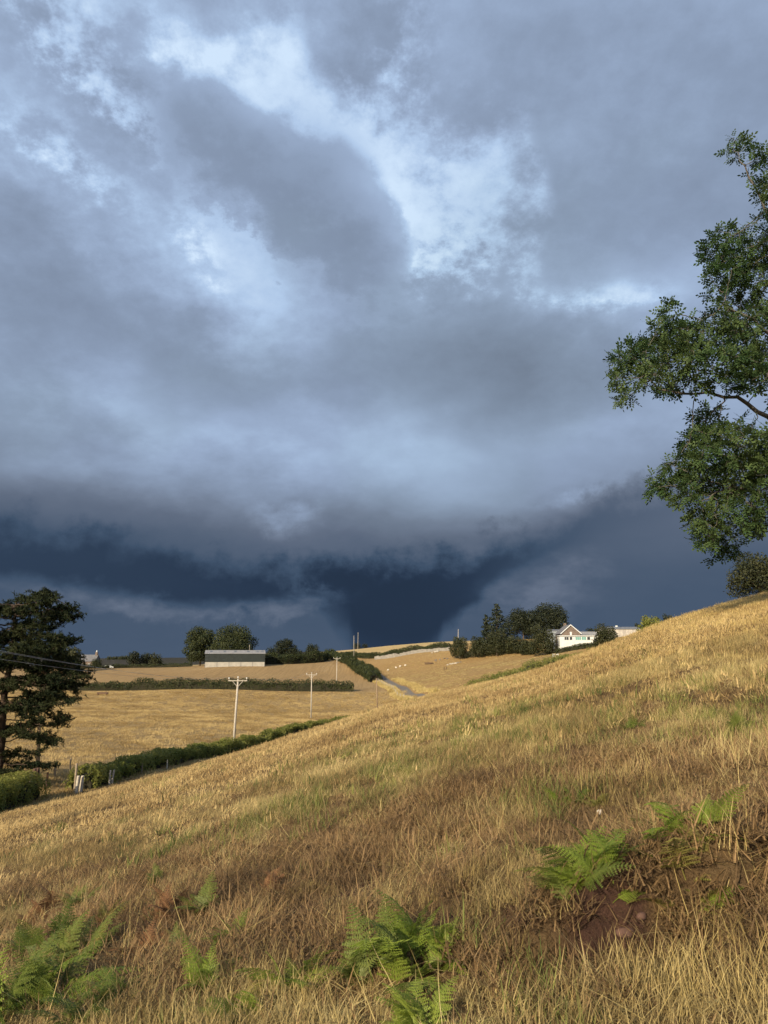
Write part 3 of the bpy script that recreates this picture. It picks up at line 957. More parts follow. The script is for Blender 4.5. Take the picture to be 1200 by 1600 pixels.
# ------------------------------------------------------------------ trees and bushes of the valley
G_BARN = 'trees by the barn'; G_FARM = 'trees and bushes below the farm'
far_tree('oak_tree', 312, 1042, 977, 56, 338, 'round', M['oak'], 'tall loose-crowned tree at the left end of the green barn', group=G_BARN, n=15000, seed=1, leaf=.30)
far_tree('oak_tree', 366, 1042, 975, 80, 330, 'round', M['oak'], 'broad domed tree rising behind the green barn', group=G_BARN, n=18000, seed=2, leaf=.30)
far_tree('round_tree', 446, 1032, 995, 38, 360, 'round', M['dark_tree'], 'single round dark tree right of the green barn', n=7000, seed=3, leaf=.27)
far_tree('bush', 425, 1034, 1012, 26, 365, 'bush', M['dark_tree'], 'dark bush between the green barn and the single round tree', 'bush', n=1500, seed=4)
far_tree('bush', 488, 1026, 1007, 26, 430, 'bush', M['dark_tree'], 'low dark bush on the crest right of the single round tree', 'bush', n=1500, seed=5)
far_tree('bush', 465, 1030, 1015, 22, 420, 'bush', M['dark_tree'], 'small bush close against the right foot of the single round tree', 'bush', n=900, seed=6)
far_tree('tree', 209, 1045, 1016, 24, 345, 'round', M['dark_tree'], 'pointed dark tree, leftmost of the clump left of the barn', group='clump left of the barn', n=2200, seed=7)
far_tree('tree', 228, 1045, 1019, 22, 350, 'round', M['dark_tree'], 'middle tree of the dark clump left of the barn', group='clump left of the barn', n=2000, seed=8)
far_tree('tree', 243, 1045, 1022, 24, 345, 'bush', M['bush'], 'rightmost and lowest tree of the clump left of the barn', group='clump left of the barn', n=1800, seed=9)
far_tree('tree', 194, 1043, 1027, 22, 640, 'round', M['bush'], 'hazy far tree just left of the dark clump', n=1200, seed=10)
far_tree('tree', 176, 1043, 1029, 24, 660, 'round', M['bush'], 'hazy far tree above the parked white car', n=1200, seed=11)
far_tree('bush', 150, 1045, 1030, 22, 330, 'bush', M['bush'], 'round bush right of the farmhouse chimney', 'bush', n=1500, seed=12)
far_tree('tree', 108, 1047, 1011, 44, 300, 'round', M['bush'], 'pale green tree half hidden behind the pine', n=2800, seed=13)
far_tree('bush', 557, 1013, 1004, 16, 530, 'bush', M['dark_tree'], 'tiny dark bush on the skyline behind the two far poles', 'bush', n=700, seed=14)
far_tree('bush', 570, 1012, 1005, 12, 535, 'bush', M['dark_tree'], 'tiny dark bush on the skyline right of the two far poles', 'bush', n=500, seed=15)
far_tree('fir_tree', 778, 1020, 940, 50, 268, 'conifer', M['conifer'], 'tall pointed fir above the bushes left of the farmhouse', group=G_FARM, n=5200, seed=16, leaf=.3)
far_tree('fir_tree', 761, 1020, 958, 30, 270, 'conifer', M['conifer'], 'shorter fir leaning against the tall pointed fir', group=G_FARM, n=2600, seed=17, leaf=.3)
far_tree('beech_tree', 858, 1012, 942, 66, 300, 'round', M['dark_tree'], 'large dark round tree behind the farmhouse sheds', group=G_FARM, n=13000, seed=18, leaf=.28)
far_tree('beech_tree', 818, 1014, 951, 58, 298, 'round', M['dark_tree'], 'dark round tree between the fir and the largest round tree', group=G_FARM, n=11000, seed=19, leaf=.28)
for i, (px, b, t, w, Y, lab) in enumerate((
        (718, 1022, 992, 34, 272, 'leftmost round bush at the end of the stone wall'),
        (748, 1022, 996, 34, 268, 'bush under the shorter fir'),
        (776, 1022, 985, 40, 262, 'tall bush under the tall pointed fir'),
        (805, 1023, 994, 34, 258, 'bush between the tall fir and the olive bush'),
        (825, 1023, 1000, 30, 250, 'low bush left of the olive bush'))):
    far_tree('bush', px, b, t, w, Y, 'bush', M['bush'], lab, 'bush', G_FARM, n=4500, seed=30 + i, leaf=.22)
far_tree('bush', 850, 1024, 977, 48, 240, 'bush', M['bush'], 'tall olive bush in front of the left farm shed', 'bush', G_FARM, n=7000, seed=40, leaf=.22)
far_tree('bush', 948, 1010, 977, 42, 222, 'bush', M['bush'], 'dark bush between the white farmhouse and the boarded shed', 'bush', G_FARM, n=6000, seed=41, leaf=.2)
far_tree('tree', 926, 1000, 982, 26, 330, 'bush', M['dark_tree'], 'distant trees showing over the farmhouse side roof', n=900, seed=42)
far_tree('bush', 1018, 985, 962, 44, 250, 'bush', M['hedge'], 'pale green bush showing over the brow right of the boarded shed', 'bush', n=2200, seed=43)
far_tree('bush', 1044, 975, 956, 24, 255, 'bush', M['dark_tree'], 'small dark bush on the brow at the end of the pale green bush', 'bush', n=1500, seed=44)
far_tree('bush', 997, 985, 974, 12, 300, 'bush', M['dark_tree'], 'tiny bush above the right end of the boarded shed roof', 'bush', n=500, seed=45)
far_tree('hawthorn_bush', 1188, 945, 864, 95, 50, 'bush', M['bush'], 'dark olive bush on the brow under the hanging tree branches', 'bush', n=9000, seed=46, leaf=.075)

# ------------------------------------------------------------------ hedges
g = ground
hedge('hedge', [g(-90, 1300, 33), g(-30, 1282, 38), g(10, 1270, 42), g(47, 1260, 45)], 1.6, 1.7, M['hedge'], 'clipped green hedge ending at the gateway below the pine', leaf=.055, dens=330, seed=1, rough=.12)
hedge('hedge', [g(124, 1242, 48.5), g(165, 1228, 53), g(230, 1210, 62), g(310, 1190, 74), g(364, 1178, 84), g(450, 1148, 106), g(530, 1122, 124), g(560, 1112, 130)], 1.15, 1.7, M['hedge'],
      'long green hedge running along the foot of the hillside past the nearest pole', leaf=.085, dens=170, seed=2, rough=.55, top_noise=2.6)
fh = []
for px in (60, 120, 200, 300, 400, 480, 553):
    Y = HEDGE_Y; x = at(px, 1077, Y).x; fh.append(Vector((x, Y, 0)))
hedge('hedge', fh, 2.5, 2.0, M['hedge_dark'], 'dark straight hedge dividing the pasture from the stubble field', leaf=.17, dens=26, seed=3, rough=.6, top_noise=4)
lh = [Vector((lane_x(y) - 4.0, y, 0)) for y in np.linspace(247, 372, 8)]
hedge('hedge', lh, 3.4, 4.2, M['hedge_dark'], 'thick rounded hedge climbing along the left side of the lane', leaf=.2, dens=22, seed=4, rough=.5, top_noise=6)
hedge('hedge', [g(412, 1042, 318), g(450, 1040, 322), g(500, 1037, 335), (Vector((lane_x(350) - 9, 352, 0)))], 4.2, 3.4, M['hedge_dark'], 'tall hedge behind the stubble field right of the green barn', leaf=.22, dens=18, seed=5, rough=.5, top_noise=6)
hedge('hedge', [Vector((lane_x(372) + 4, 374, 0)), g(580, 1028, 335), g(630, 1025, 312), g(672, 1022, 300), g(704, 1020, 292)], 2.3, 2.4, M['hedge_dark'], 'dark hedge along the crest above the stone wall', leaf=.2, dens=20, seed=6, rough=.5, top_noise=5)
hedge('hedge', [g(868, 1022, 232), g(900, 1018, 230), g(935, 1012, 228)], 1.5, 2.0, M['hedge_dark'], 'dark garden hedge below the white farmhouse wall', leaf=.17, dens=30, seed=7, rough=.2)
hedge('bracken_verge', [g(700, 1080, 160), g(750, 1066, 168), g(800, 1052, 178), (g(850, 1038, 188)), g(900, 1022, 198), g(930, 1012, 204)], 2.4, 3.4, M['verge'], 'strip of bright green bracken along the far foot of the hillside', 'bracken', leaf=.14, dens=40, seed=8, rough=.5, top_noise=2.0)
hedge('hedge', [g(60, 1047, 318), g(130, 1046, 322), g(200, 1045, 332), g(300, 1043, 330)], 1.5, 1.5, M['hedge_dark'], 'low hedge at the far edge of the stubble field left of the barn', leaf=.2, dens=14, seed=9, rough=.4)

# ------------------------------------------------------------------ power line
M['pole'] = mat_plain('weathered_pole', (.46, .43, .38), (.33, .30, .26), 4, .9, .3, .01)
M['pole_dark'] = mat_plain('brown_pole', (.30, .22, .15), (.20, .15, .10), 4, .9, .3, .01)
M['ceramic'] = mat_plain('pale_insulator', (.75, .74, .70), (.6, .6, .57), 8, .35, .1, .003, .5)
M['wire'] = mat_plain('aluminium_wire', (.42, .42, .42), (.33, .33, .33), 8, .45, .1, .002, .5, .6)
TOPS = []
def power_pole(px, py, Y, top_px, top_py, label, arm=1.05, r=.15, mat='pole', group='poles of the power line', arm_rz=0.0):
    p = ground(px, py, Y); t = at(top_px, top_py, Y)
    root = empty('power_pole', p); tag(root, label, 'pole', group)
    tx = t.x - p.x; h = t.z - p.z
    b = MB(); b.tube([(0, 0, -.5), (tx * .5, 0, h * .5), (tx, 0, h)], [r * 1.15, r, r * .78], 9); b.build('shaft', M[mat], root, True)
    if arm:
        z = h - .18
        c = empty_arm = MB()
        c.box(tx - arm, tx + arm, -.06 - r * .8, .06 - r * .8, z - .05, z + .05)
        crossarm = c.build('crossarm', M[mat], root)
        d = MB()
        for s in (-1, 1):
            d.tube([(tx + s * arm * .55, -r * .8 - .03, z - .06), (tx, -r * .9, z - .72)], .032, 5)
        d.build('brace', M[mat], root)
        for s in (-.93, 0, .93):
            i = MB(); x = tx + s * arm; zz = z + .075 if s else h
            i.tube([(x, -r * .8 if s else 0, zz), (x, -r * .8 if s else 0, zz + .12), (x, -r * .8 if s else 0, zz + .14), (x, -r * .8 if s else 0, zz + .27), (x, -r * .8 if s else 0, zz + .30)], [.03, .03, .085, .075, .03], 8)
            i.build('insulator', M['ceramic'], root, True)
        TOPS.append([(p.x + tx + s * arm, p.y - (r * .8 if s else 0), p.z + (z + .36 if s else h + .3)) for s in (-.93, 0, .93)])
    return root
# the line comes from a pole on the slope beside the camera, left of the frame
power_pole(-1150, 1500, 9.0, -1150, 820, 'pale pole on the slope left of the frame', 1.05)
power_pole(364, 1177, 85, 372, 1061, 'nearest pale pole with a crossarm standing in the long hedge', 1.1, .135)
power_pole(486, 1122, 150, 487, 1053, 'second pale pole with a crossarm in the middle of the pasture', 1.1, .125)
power_pole(526, 1066, 231, 526.5, 1028, 'third pole with a crossarm, behind the dark straight hedge', 1.1, .125)
power_pole(553, 1026, 330, 553, 993, 'taller of the two far poles on the skyline where the lane climbs', 0.0, .11, 'pole')
power_pole(559, 1020, 400, 559.5, 988, 'thinner and farther of the two skyline poles', 0.0, .11, 'pole')
power_pole(590, 1110, 172, 588, 1060, 'bare brown pole without a crossarm beside the lane end', 0.0, .14, 'pole_dark', 'bare poles')
power_pole(57, 1238, 50.5, 62, 1118, 'brown pole seen through the lower branches of the pine', 0.0, .13, 'pole_dark', 'bare poles')
power_pole(716, 1020, 300, 716, 983, 'white pole sticking up behind the leftmost round bush', 0.0, .12, 'pole', 'bare poles')
for k in range(3):
    for a, bb in zip(TOPS[:-1], TOPS[1:]):
        A0 = Vector(a[k]); B0 = Vector(bb[k]); n = 24
        pts = [A0.lerp(B0, q / n) - Vector((0, 0, (A0 - B0).length * .012 * 4 * (q / n) * (1 - q / n))) for q in range(n + 1)]
        w = MB(); w.tube([p - A0 for p in pts], .006, 5)
        o = w.build('power_wire', M['wire'], None, loc=A0)
        near = TOPS.index(a)
        tag(o, ('left-hand', 'middle', 'right-hand')[k] + ' power wire ' + ('crossing in front of the pine to the nearest pole', 'from the nearest pole to the second pole', 'from the second pole to the third pole')[near], 'wire', 'wires of the power line')

# ------------------------------------------------------------------ barn
M['clad_green'] = None
def mat_ribbed(name, a, b, scale, axis='X', rough=.6, metal=0.0, streak=.5):
    m, nt, out = new_mat(name)
    tcn = nt.nodes.new('ShaderNodeTexCoord')
    wv = nt.nodes.new('ShaderNodeTexWave'); wv.bands_direction = axis; wv.inputs['Scale'].default_value = scale; nt.links.new(tcn.outputs['Object'], wv.inputs['Vector'])
    n = ntex(nt, .6, 5, .65, tcn.outputs['Object'])
    n2 = ntex(nt, 1.0, 4, .7, tcn.outputs['Object'], stretch=(2.0, 2.0, .15))
    c = mixrgb(nt, remap(nt, n, .35, .65), a, b)
    c = mixrgb(nt, remap(nt, n2, .45, .7, 0, streak), c, tuple(v * .6 for v in b))
    bsdf(nt, out, c, rough, wv.outputs[1], .5, .03, .3, metal)
    return m
M['clad_green'] = mat_ribbed('green_sheet_cladding', (.020, .029, .030), (.015, .022, .023), 1.6)
M['clad_grey'] = mat_ribbed('grey_sheet_cladding', (.36, .40, .44), (.30, .34, .38), 1.6)
M['boards'] = mat_ribbed('pale_vertical_boards', (.52, .49, .45), (.36, .34, .32), 1.1, streak=.8)
M['roof_sheet'] = mat_ribbed('fibre_cement_roof', (.30, .30, .30), (.22, .22, .225), 1.4, rough=.85)
M['roof_dark'] = mat_ribbed('dark_sheet_roof', (.20, .21, .23), (.14, .15, .17), 1.2, rough=.8)
M['skylight'] = mat_plain('dull_rooflight', (.16, .17, .18), (.10, .11, .12), 1, .4, .1)
M['concrete'] = mat_plain('cream_concrete_panel', (.40, .385, .35), (.30, .29, .265), .8, .9, .2)
M['steel'] = mat_plain('steel_post', (.22, .22, .21), (.14, .14, .14), 1, .7, .1)
M['white'] = mat_plain('white_render', (.62, .64, .65), (.52, .55, .56), .7, .9, .15)
M['stone'] = mat_plain('brown_rubble_stone', (.20, .155, .125), (.10, .08, .07), 3.2, .95, .9, .06, detail=8)
M['slate'] = mat_plain('grey_slate', (.17, .17, .18), (.11, .11, .12), 3, .8, .3)
M['glass'] = mat_plain('dark_window_glass', (.05, .06, .07), (.03, .035, .04), 1, .08, 0.0, .01, .5)
M['glass_green'] = mat_plain('turquoise_window_glass', (.16, .36, .33), (.12, .28, .27), .8, .12, 0.0, .01, .5)
M['wood'] = mat_plain('weathered_wood', (.33, .27, .20), (.20, .16, .12), 6, .95, .5, .01)
M['wood_red'] = mat_plain('reddish_wood', (.13, .08, .06), (.075, .05, .04), 6, .95, .5, .01)
M['wood_pale'] = mat_plain('bleached_wood', (.55, .50, .42), (.38, .34, .28), 6, .95, .5, .01)

def barn():
    Y = 300.0
    a = at(320, 1041, Y); b = at(412, 1041, Y); W = b.x - a.x
    z0 = min(Hs(a.x, Y), Hs(b.x, Y), Hs(a.x, Y + 10)) - .1
    zb = Hs((a.x + b.x) / 2, Y)
    root = empty('barn', (a.x, Y, z0), R(11.5)); tag(root, 'long dark green barn with pale panels along its foot and a light roof', 'barn')
    e = zb - z0
    s = Y / FPX
    h1 = e + 7.2 * s; h2 = e + 20.0 * s; h3 = h2 + 1.35; Dp = 13.0
    sl = (h3 - h2) / (Dp / 2)
    wb = MB()
    wb.box(0, W, .12, Dp - .12, -.3, h1)
    wb.build('inner_wall', M['concrete'], root)
    n = 5
    for i in range(n):
        x0 = W * i / n + .14; x1 = W * (i + 1) / n - .14
        MB().box(x0, x1, 0.0, .10, -.2, h1 - .02).build('base_panel', M['concrete'], root)
    for i in range(n + 1):
        x = W * i / n
        MB().box(x - .10, x + .10, -.05, .13, -.2, h1 + .01).build('post', M['steel'], root)
    c = MB(); c.box(-.06, W + .06, -.10, Dp + .1, h1 + .02, h2); c.v += []
    c.build('cladding', M['clad_green'], root)
    for x0 in (-.05, W - .05):
        gb = MB()
        gb.f = [(0, 1, 2), (5, 4, 3), (0, 3, 4, 1), (1, 4, 5, 2), (2, 5, 3, 0)]; gb.v = [(x, y, z) for x in (x0, x0 + .1) for (y, z) in ((-.08, h2), (Dp + .08, h2), (Dp / 2, h3 - .05))]
        gb.build('gable_end', M['clad_green'], root)
    rf = MB()
    o = .35
    for sg in (0, 1):
        y0, y1 = (-o, Dp / 2) if sg == 0 else (Dp + o, Dp / 2)
        za = h2 - o * sl + .05; zc = h3 + .05
        rf.quad((-.3, y0, za), (W + .3, y0, za), (W + .3, y1, zc), (-.3, y1, zc))
        rf.quad((-.3, y0, za - .08), (-.3, y1, zc - .08), (W + .3, y1, zc - .08), (W + .3, y0, za - .08))
        rf.quad((-.3, y0, za - .08), (W + .3, y0, za - .08), (W + .3, y0, za), (-.3, y0, za))
    roof = rf.build('roof', M['roof_sheet'], root)
    for k, u in enumerate((.09, .32, .50, .72, .88, .96)):
        x0 = W * u - .5; q = MB()
        ya, yb = 2.6, 5.2
        q.quad((x0, ya, h2 + ya * sl + .09), (x0 + 1.0, ya, h2 + ya * sl + .09), (x0 + 1.0, yb, h2 + yb * sl + .09), (x0, yb, h2 + yb * sl + .09))
        q.build('rooflight', M['skylight'], roof)
    MB().tube([(0, 0, -.6), (0, 0, 2.2), (0, 0, 2.3)], [.11, .11, .16], 8).build('flue', M['pole'], roof, True, loc=(W * .74, Dp * .55, h3))
barn()

# ------------------------------------------------------------------ farm on the right
def window(root, mb_args, frame_mat, glass_mat, bars=1):
    """mb_args: x0,x1,z0,z1,y (front plane y); a frame proud of the wall with a recessed pane"""
    x0, x1, z0, z1, y = mb_args; t = .07
    f = MB()
    f.box(x0, x1, y - .05, y + .02, z1 - t, z1); f.box(x0, x1, y - .05, y + .02, z0, z0 + t)
    f.box(x0, x0 + t, y - .048, y + .02, z0 + t, z1 - t); f.box(x1 - t, x1, y - .048, y + .02, z0 + t, z1 - t)
    for b in range(bars):
        xm = x0 + (x1 - x0) * (b + 1) / (bars + 1)
        f.box(xm - t / 2, xm + t / 2, y - .046, y + .02, z0 + t, z1 - t)
    w = f.build('window', frame_mat, root)
    MB().quad((x0 + t, y - .012, z0 + t), (x1 - t, y - .012, z0 + t), (x1 - t, y - .012, z1 - t), (x0 + t, y - .012, z1 - t)).build('pane', glass_mat, w)
    return w

def farmhouse():
    Y = 238.0; s = Y / FPX
    ox = 875; oy = 1008
    p = ground(ox + 26, oy, Y); z0 = p.z
    X = lambda px: (px - ox) * s
    Z = lambda py: (oy - py) * s
    o = at(ox, oy, Y)
    root = empty('farmhouse', (o.x, Y, o.z)); tag(root, 'farmhouse with a dark stone gable over a white glazed front', 'house')
    # white single-storey front
    MB().box(X(875), X(928), 0, 3.2, -2.5, Z(994.5)).build('front_wall', M['white'], root)
    lr = MB(); lr.prism([(X(873.5), Z(994.2)), (X(930), Z(994.2)), (X(930), Z(993.3)), (X(873.5), Z(993.3))], -.35, 3.3)
    lr.build('front_roof', M['white'], root)
    for (a, b, bars, gm) in ((882, 889, 1, 'glass'), (890, 894.5, 0, 'glass'), (899, 908, 2, 'glass_green'), (908.6, 916, 1, 'glass_green'), (917, 922, 0, 'glass')):
        window(root, (X(a), X(b), Z(1000.5), Z(995.2), 0.0), M['white'], M[gm], bars)
    # stone house behind with its gable to the camera
    x0, x1, xa = X(882), X(911.5), X(896.5); ze = Z(989.5); za = Z(977)
    g_ = MB(); g_.prism([(x0, -2.5), (x1, -2.5), (x1, ze), (xa, za - .12), (x0, ze)], 3.35, 12.0)
    g_.build('gable_wall', M['stone'], root)
    window(root, (X(895), X(898), Z(992.5), Z(987.5), 3.33), M['white'], M['white'], 0)
    rf = MB(); ov = .35
    for sg in (-1, 1):
        xe = xa + sg * ((x1 - x0) / 2 + ov); zz = ze - ov * (za - ze) / ((x1 - x0) / 2)
        A_, B_ = (xe, zz), (xa, za)
        rf.prism([A_, B_, (B_[0], B_[1] + .16), (A_[0], A_[1] + .16)][::sg], 3.05, 12.2)
    roof = rf.build('roof', M['slate'], root)
    bb = MB()
    for sg in (-1, 1):
        xe = xa + sg * ((x1 - x0) / 2 + ov + .02); zz = ze - ov * (za - ze) / ((x1 - x0) / 2)
        bb.prism([(xe, zz - .12), (xa, za - .10), (xa, za + .24), (xe, zz + .22)][::sg], 2.92, 3.04)
    bb.build('bargeboard', M['white'], root)
    MB().box(xa - .4, xa + .4, 10.2, 11.0, za - .6, za + .9).build('chimney', M['stone'], roof)
    # side range to the right with its pale roof slope
    MB().box(X(912.2), X(941), 4.2, 9.5, -2.5, Z(991.5)).build('side_wall', M['white'], root)
    sr = MB(); sr.quad((X(911.5), 3.6, Z(992.2)), (X(943), 3.6, Z(992.2)), (X(941.5), 7.0, Z(986.5)), (X(913.5), 7.0, Z(986.5)))
    sr.quad((X(943), 10.4, Z(992.2)), (X(911.5), 10.4, Z(992.2)), (X(913.5), 7.0, Z(986.5)), (X(941.5), 7.0, Z(986.5)))
    sr.tri((X(941.5), 4.2, Z(991.6)), (X(941.5), 9.8, Z(991.6)), (X(941.2), 7.0, Z(986.7)))
    sr.build('side_roof', M['roof_sheet'], root)
farmhouse()

def shed(name, pxa, pxb, py_base, py_eave, py_ridge, Y, depth, wall, roofm, label, extra=None):
    s = Y / FPX; o = at(pxa, py_base, Y); W = (pxb - pxa) * s
    he = (py_base - py_eave) * s; hr = (py_base - py_ridge) * s
    root = empty(name, (o.x, Y, o.z)); tag(root, label, 'shed')
    MB().box(0, W, 0, depth, -3.0, he).build('wall', M[wall], root)
    r = MB(); h = depth / 2
    r.prism([(-.3, he + .02), (W + .3, he + .02), (W + .3, he + .16), (-.3, he + .16)], -.3, -.12)
    r.quad((-.3, -.3, he + .05), (W + .3, -.3, he + .05), (W + .3, h, hr), (-.3, h, hr))
    r.quad((W + .3, depth + .3, he + .05), (-.3, depth + .3, he + .05), (-.3, h, hr), (W + .3, h, hr))
    r.tri((.02, 0, he), (.02, h, hr - .05), (.02, depth, he)); r.tri((W - .02, 0, he), (W - .02, depth, he), (W - .02, h, hr - .05))
    roof = r.build('roof', M[roofm], root)
    return root, roof, W, he, hr
shed('farm_shed', 861, 881, 1008, 986.5, 983.5, 252, 10, 'clad_grey', 'roof_dark', 'grey sheet-clad shed against the left side of the stone gable')
rt, rf_, W_, he_, hr_ = shed('farm_shed', 950, 1003, 998, 983.5, 979, 262, 12, 'boards', 'roof_dark', 'long low shed of pale boards behind the brow of the hill')
MB().box(-.35, .35, -.3, .3, -.4, .45).build('roof_vent', M['white'], rf_, loc=(W_ * .42, 6, hr_))

def far_house():
    Y = 335.0; s = Y / FPX; o = at(108, 1046, Y)
    root = empty('cottage', (o.x, Y, Hs(o.x, Y))); tag(root, 'far grey-roofed cottage with a chimney between the pine and the fields', 'house')
    W = 38 * s; he = 3.2; hr = 6.2
    MB().box(0, W, 0, 7, -1, he).build('wall', M['stone'], root)
    r = MB(); r.quad((-.2, -.3, he - .1), (W + .2, -.3, he - .1), (W + .2, 3.5, hr), (-.2, 3.5, hr)); r.quad((W + .2, 7.3, he - .1), (-.2, 7.3, he - .1), (-.2, 3.5, hr), (W + .2, 3.5, hr))
    r.tri((W, 0, he), (W, 7, he), (W, 3.5, hr - .05)); r.tri((0, 0, he), (0, 3.5, hr - .05), (0, 7, he))
    rr = r.build('roof', M['slate'], root)
    MB().box(W - 1.2, W - .2, 3.0, 4.0, hr - .8, hr + 1.2).build('chimney', M['stone'], rr)
    MB().tube([(W - .7, 3.5, hr + 1.2), (W - .7, 3.5, hr + 2.0)], [.28, .24], 8).build('chimney_pot', M['white'], rr)
    for u in (.15, .45, .75):
        window(root, (W * u, W * u + 1.1, 1.0, 2.2, 0.0), M['white'], M['glass'], 1)
far_house()

def car():
    Y = 328.0; p = ground(170, 1044, Y)
    root = empty('parked_car', p, R(12)); tag(root, 'small white car parked at the far edge of the stubble field', 'car')
    prof = [(-2.1, .35), (2.1, .35), (2.1, .75), (1.3, .88), (.75, 1.42), (-1.2, 1.45), (-1.95, .95), (-2.1, .85)]
    b = MB(); b.prism(prof, -.85, .85); b.build('body', M['white'], root)
    q = MB(); q.prism([(.62, 1.34), (1.1, .92), (-1.55, .95), (-1.15, 1.36)], -.862, .862); q.build('window_band', M['glass'], root)
    for x in (-1.3, 1.3):
        for y in (-.78, .78):
            w = MB(); w.tube([(x, y - .1, .33), (x, y + .1, .33)], .33, 12); w.build('wheel', M['skylight'], root)
car()

# ------------------------------------------------------------------ stone wall on the crest, built of courses of stone
def stone_wall():
    pts = [g(586, 1034, 322), g(604, 1031, 314), g(625, 1027, 306), g(660, 1022, 298), g(702, 1021, 288)]
    P = np.array([[p.x, p.y] for p in pts]); cum = np.concatenate([[0], np.cumsum(np.hypot(*np.diff(P, axis=0).T))])
    root = empty('dry_stone_wall', (P[0, 0], P[0, 1], Hs(*P[0]))); tag(root, 'grey tumbledown dry stone wall below the crest hedge', 'wall')
    rng = random.Random(3); b = MB()
    s = 0.0
    while s < cum[-1]:
        x = float(np.interp(s, cum, P[:, 0])); y = float(np.interp(s, cum, P[:, 1])); z = Hs(x, y) - root.location.z
        hh = 1.35 * (0.9 + .9 * float(fbm(np.array([s / 4.0]), np.array([3.0]), 3, 2)[0])) + .12 * rng.random(); z -= .15; q = 0
        while q < hh:
            ch = rng.uniform(.2, .42); L = rng.uniform(.35, .7); d = rng.uniform(.3, .42)
            ax, ay = x - root.location.x, y - root.location.y
            jx = rng.uniform(-.1, .1)
            b.box(ax - L / 2 + jx, ax + L / 2 + jx, ay - d, ay + d, z + q, z + q + ch * .94); q += ch
        s += .45
    o = b.build('stones', mat_plain('grey_fieldstone', (.34, .32, .29), (.20, .19, .18), 1.2, .95, .6, .05), root); tag(o, kind='stuff')
stone_wall()

# ------------------------------------------------------------------ small things in the fields
def trough(px, py, Y, L, label, rz=0.0):
    p = ground(px, py, Y); root = empty('feed_trough', p, rz); tag(root, label, 'trough', 'feed troughs')
    t = MB(); t.prism([(-L / 2, .42), (L / 2, .42), (L / 2 + .1, .78), (-L / 2 - .1, .78)], -.32, -.26); t.prism([(-L / 2, .42), (L / 2, .42), (L / 2 + .1, .78), (-L / 2 - .1, .78)], .26, .32)
    t.box(-L / 2, L / 2, -.26, .26, .40, .46); t.box(-L / 2 - .06, -L / 2, -.3, .3, .42, .78); t.box(L / 2, L / 2 + .06, -.3, .3, .42, .78)
    t.build('pan', M['wood_red'], root)
    for sx in (-1, 1):
        for sy in (-1, 1):
            MB().box(sx * L * .42 - .06, sx * L * .42 + .06, sy * .24 - .05, sy * .24 + .05, -.1, .42).build('leg', M['wood_red'], root)
    return root
trough(160, 1089, 186, 2.6, 'dark feed trough standing in the upper left of the pasture')
trough(670, 1039, 272, 3.0, 'dark feed trough in the grazing field below the stone wall')

M['wool'] = mat_plain('sheep_wool', (.72, .68, .60), (.58, .54, .47), 12, 1.0, .8, .03)
M['sheep_face'] = mat_plain('sheep_face', (.30, .26, .22), (.22, .19, .16), 8, .9)
def ball(mb, c, r, n=10, m=7):
    k = len(mb.v)
    for i in range(m + 1):
        th = math.pi * i / m
        for j in range(n):
            a = 2 * math.pi * j / n
            mb.v.append((c[0] + r[0] * math.sin(th) * math.cos(a), c[1] + r[1] * math.sin(th) * math.sin(a), c[2] + r[2] * math.cos(th)))
    for i in range(m):
        for j in range(n):
            mb.f.append((k + i * n + j, k + (i + 1) * n + j, k + (i + 1) * n + (j + 1) % n, k + i * n + (j + 1) % n))
def sheep(px, py, Y, rz, label):
    """one continuous body grown over a small skeleton"""
    p = ground(px, py, Y)
    V = [(0, 0, .62), (.30, 0, .66), (-.34, 0, .64), (.50, 0, .78), (.66, 0, .82), (.80, 0, .72),
         (.28, .13, .42), (.29, .14, .22), (.29, .14, .02), (.28, -.13, .42), (.29, -.14, .22), (.29, -.14, .02),
         (-.34, .13, .44), (-.40, .14, .24), (-.36, .14, .02), (-.34, -.13, .44), (-.40, -.14, .24), (-.36, -.14, .02), (-.52, 0, .60)]
    rd = [.29, .26, .28, .15, .11, .06, .09, .05, .045, .09, .05, .045, .11, .055, .045, .11, .055, .045, .07]
    E_ = [(0, 1), (0, 2), (1, 3), (3, 4), (4, 5), (1, 6), (6, 7), (7, 8), (1, 9), (9, 10), (10, 11), (2, 12), (12, 13), (13, 14), (2, 15), (15, 16), (16, 17), (2, 18)]
    me = bpy.data.meshes.new('sheep'); me.from_pydata(V, E_, []); me.update()
    o = link(bpy.data.objects.new('sheep', me)); o.location = p; o.rotation_euler.z = rz; o.scale = (.7, .7, .7)
    md = o.modifiers.new('skin', 'SKIN')
    for i, sv in enumerate(me.skin_vertices[0].data): sv.radius = (rd[i], rd[i]); sv.use_root = i == 0
    o.modifiers.new('sub', 'SUBSURF').levels = 1
    me.materials.append(M['wool'])
    for sg in (-1, 1):
        e = MB(); e.tri((.62, sg * .08, .90), (.58, sg * .22, .86), (.64, sg * .10, .83)); e.tri((.62, sg * .08, .90), (.64, sg * .10, .83), (.58, sg * .22, .86)); e.build('ear', M['sheep_face'], o)
    tag(o, label, 'sheep', 'sheep in the grazing field')
sheep(606, 1041, 276, R(20), 'leftmost white sheep in the grazing field near the lane')
sheep(619, 1040, 277, R(160), 'white sheep left of the close pair of sheep, second from the lane')
sheep(625, 1039, 278, R(10), 'white sheep right beside the second sheep from the lane')
sheep(633, 1040, 277, R(-30), 'rightmost white sheep, nearest to the feed trough')

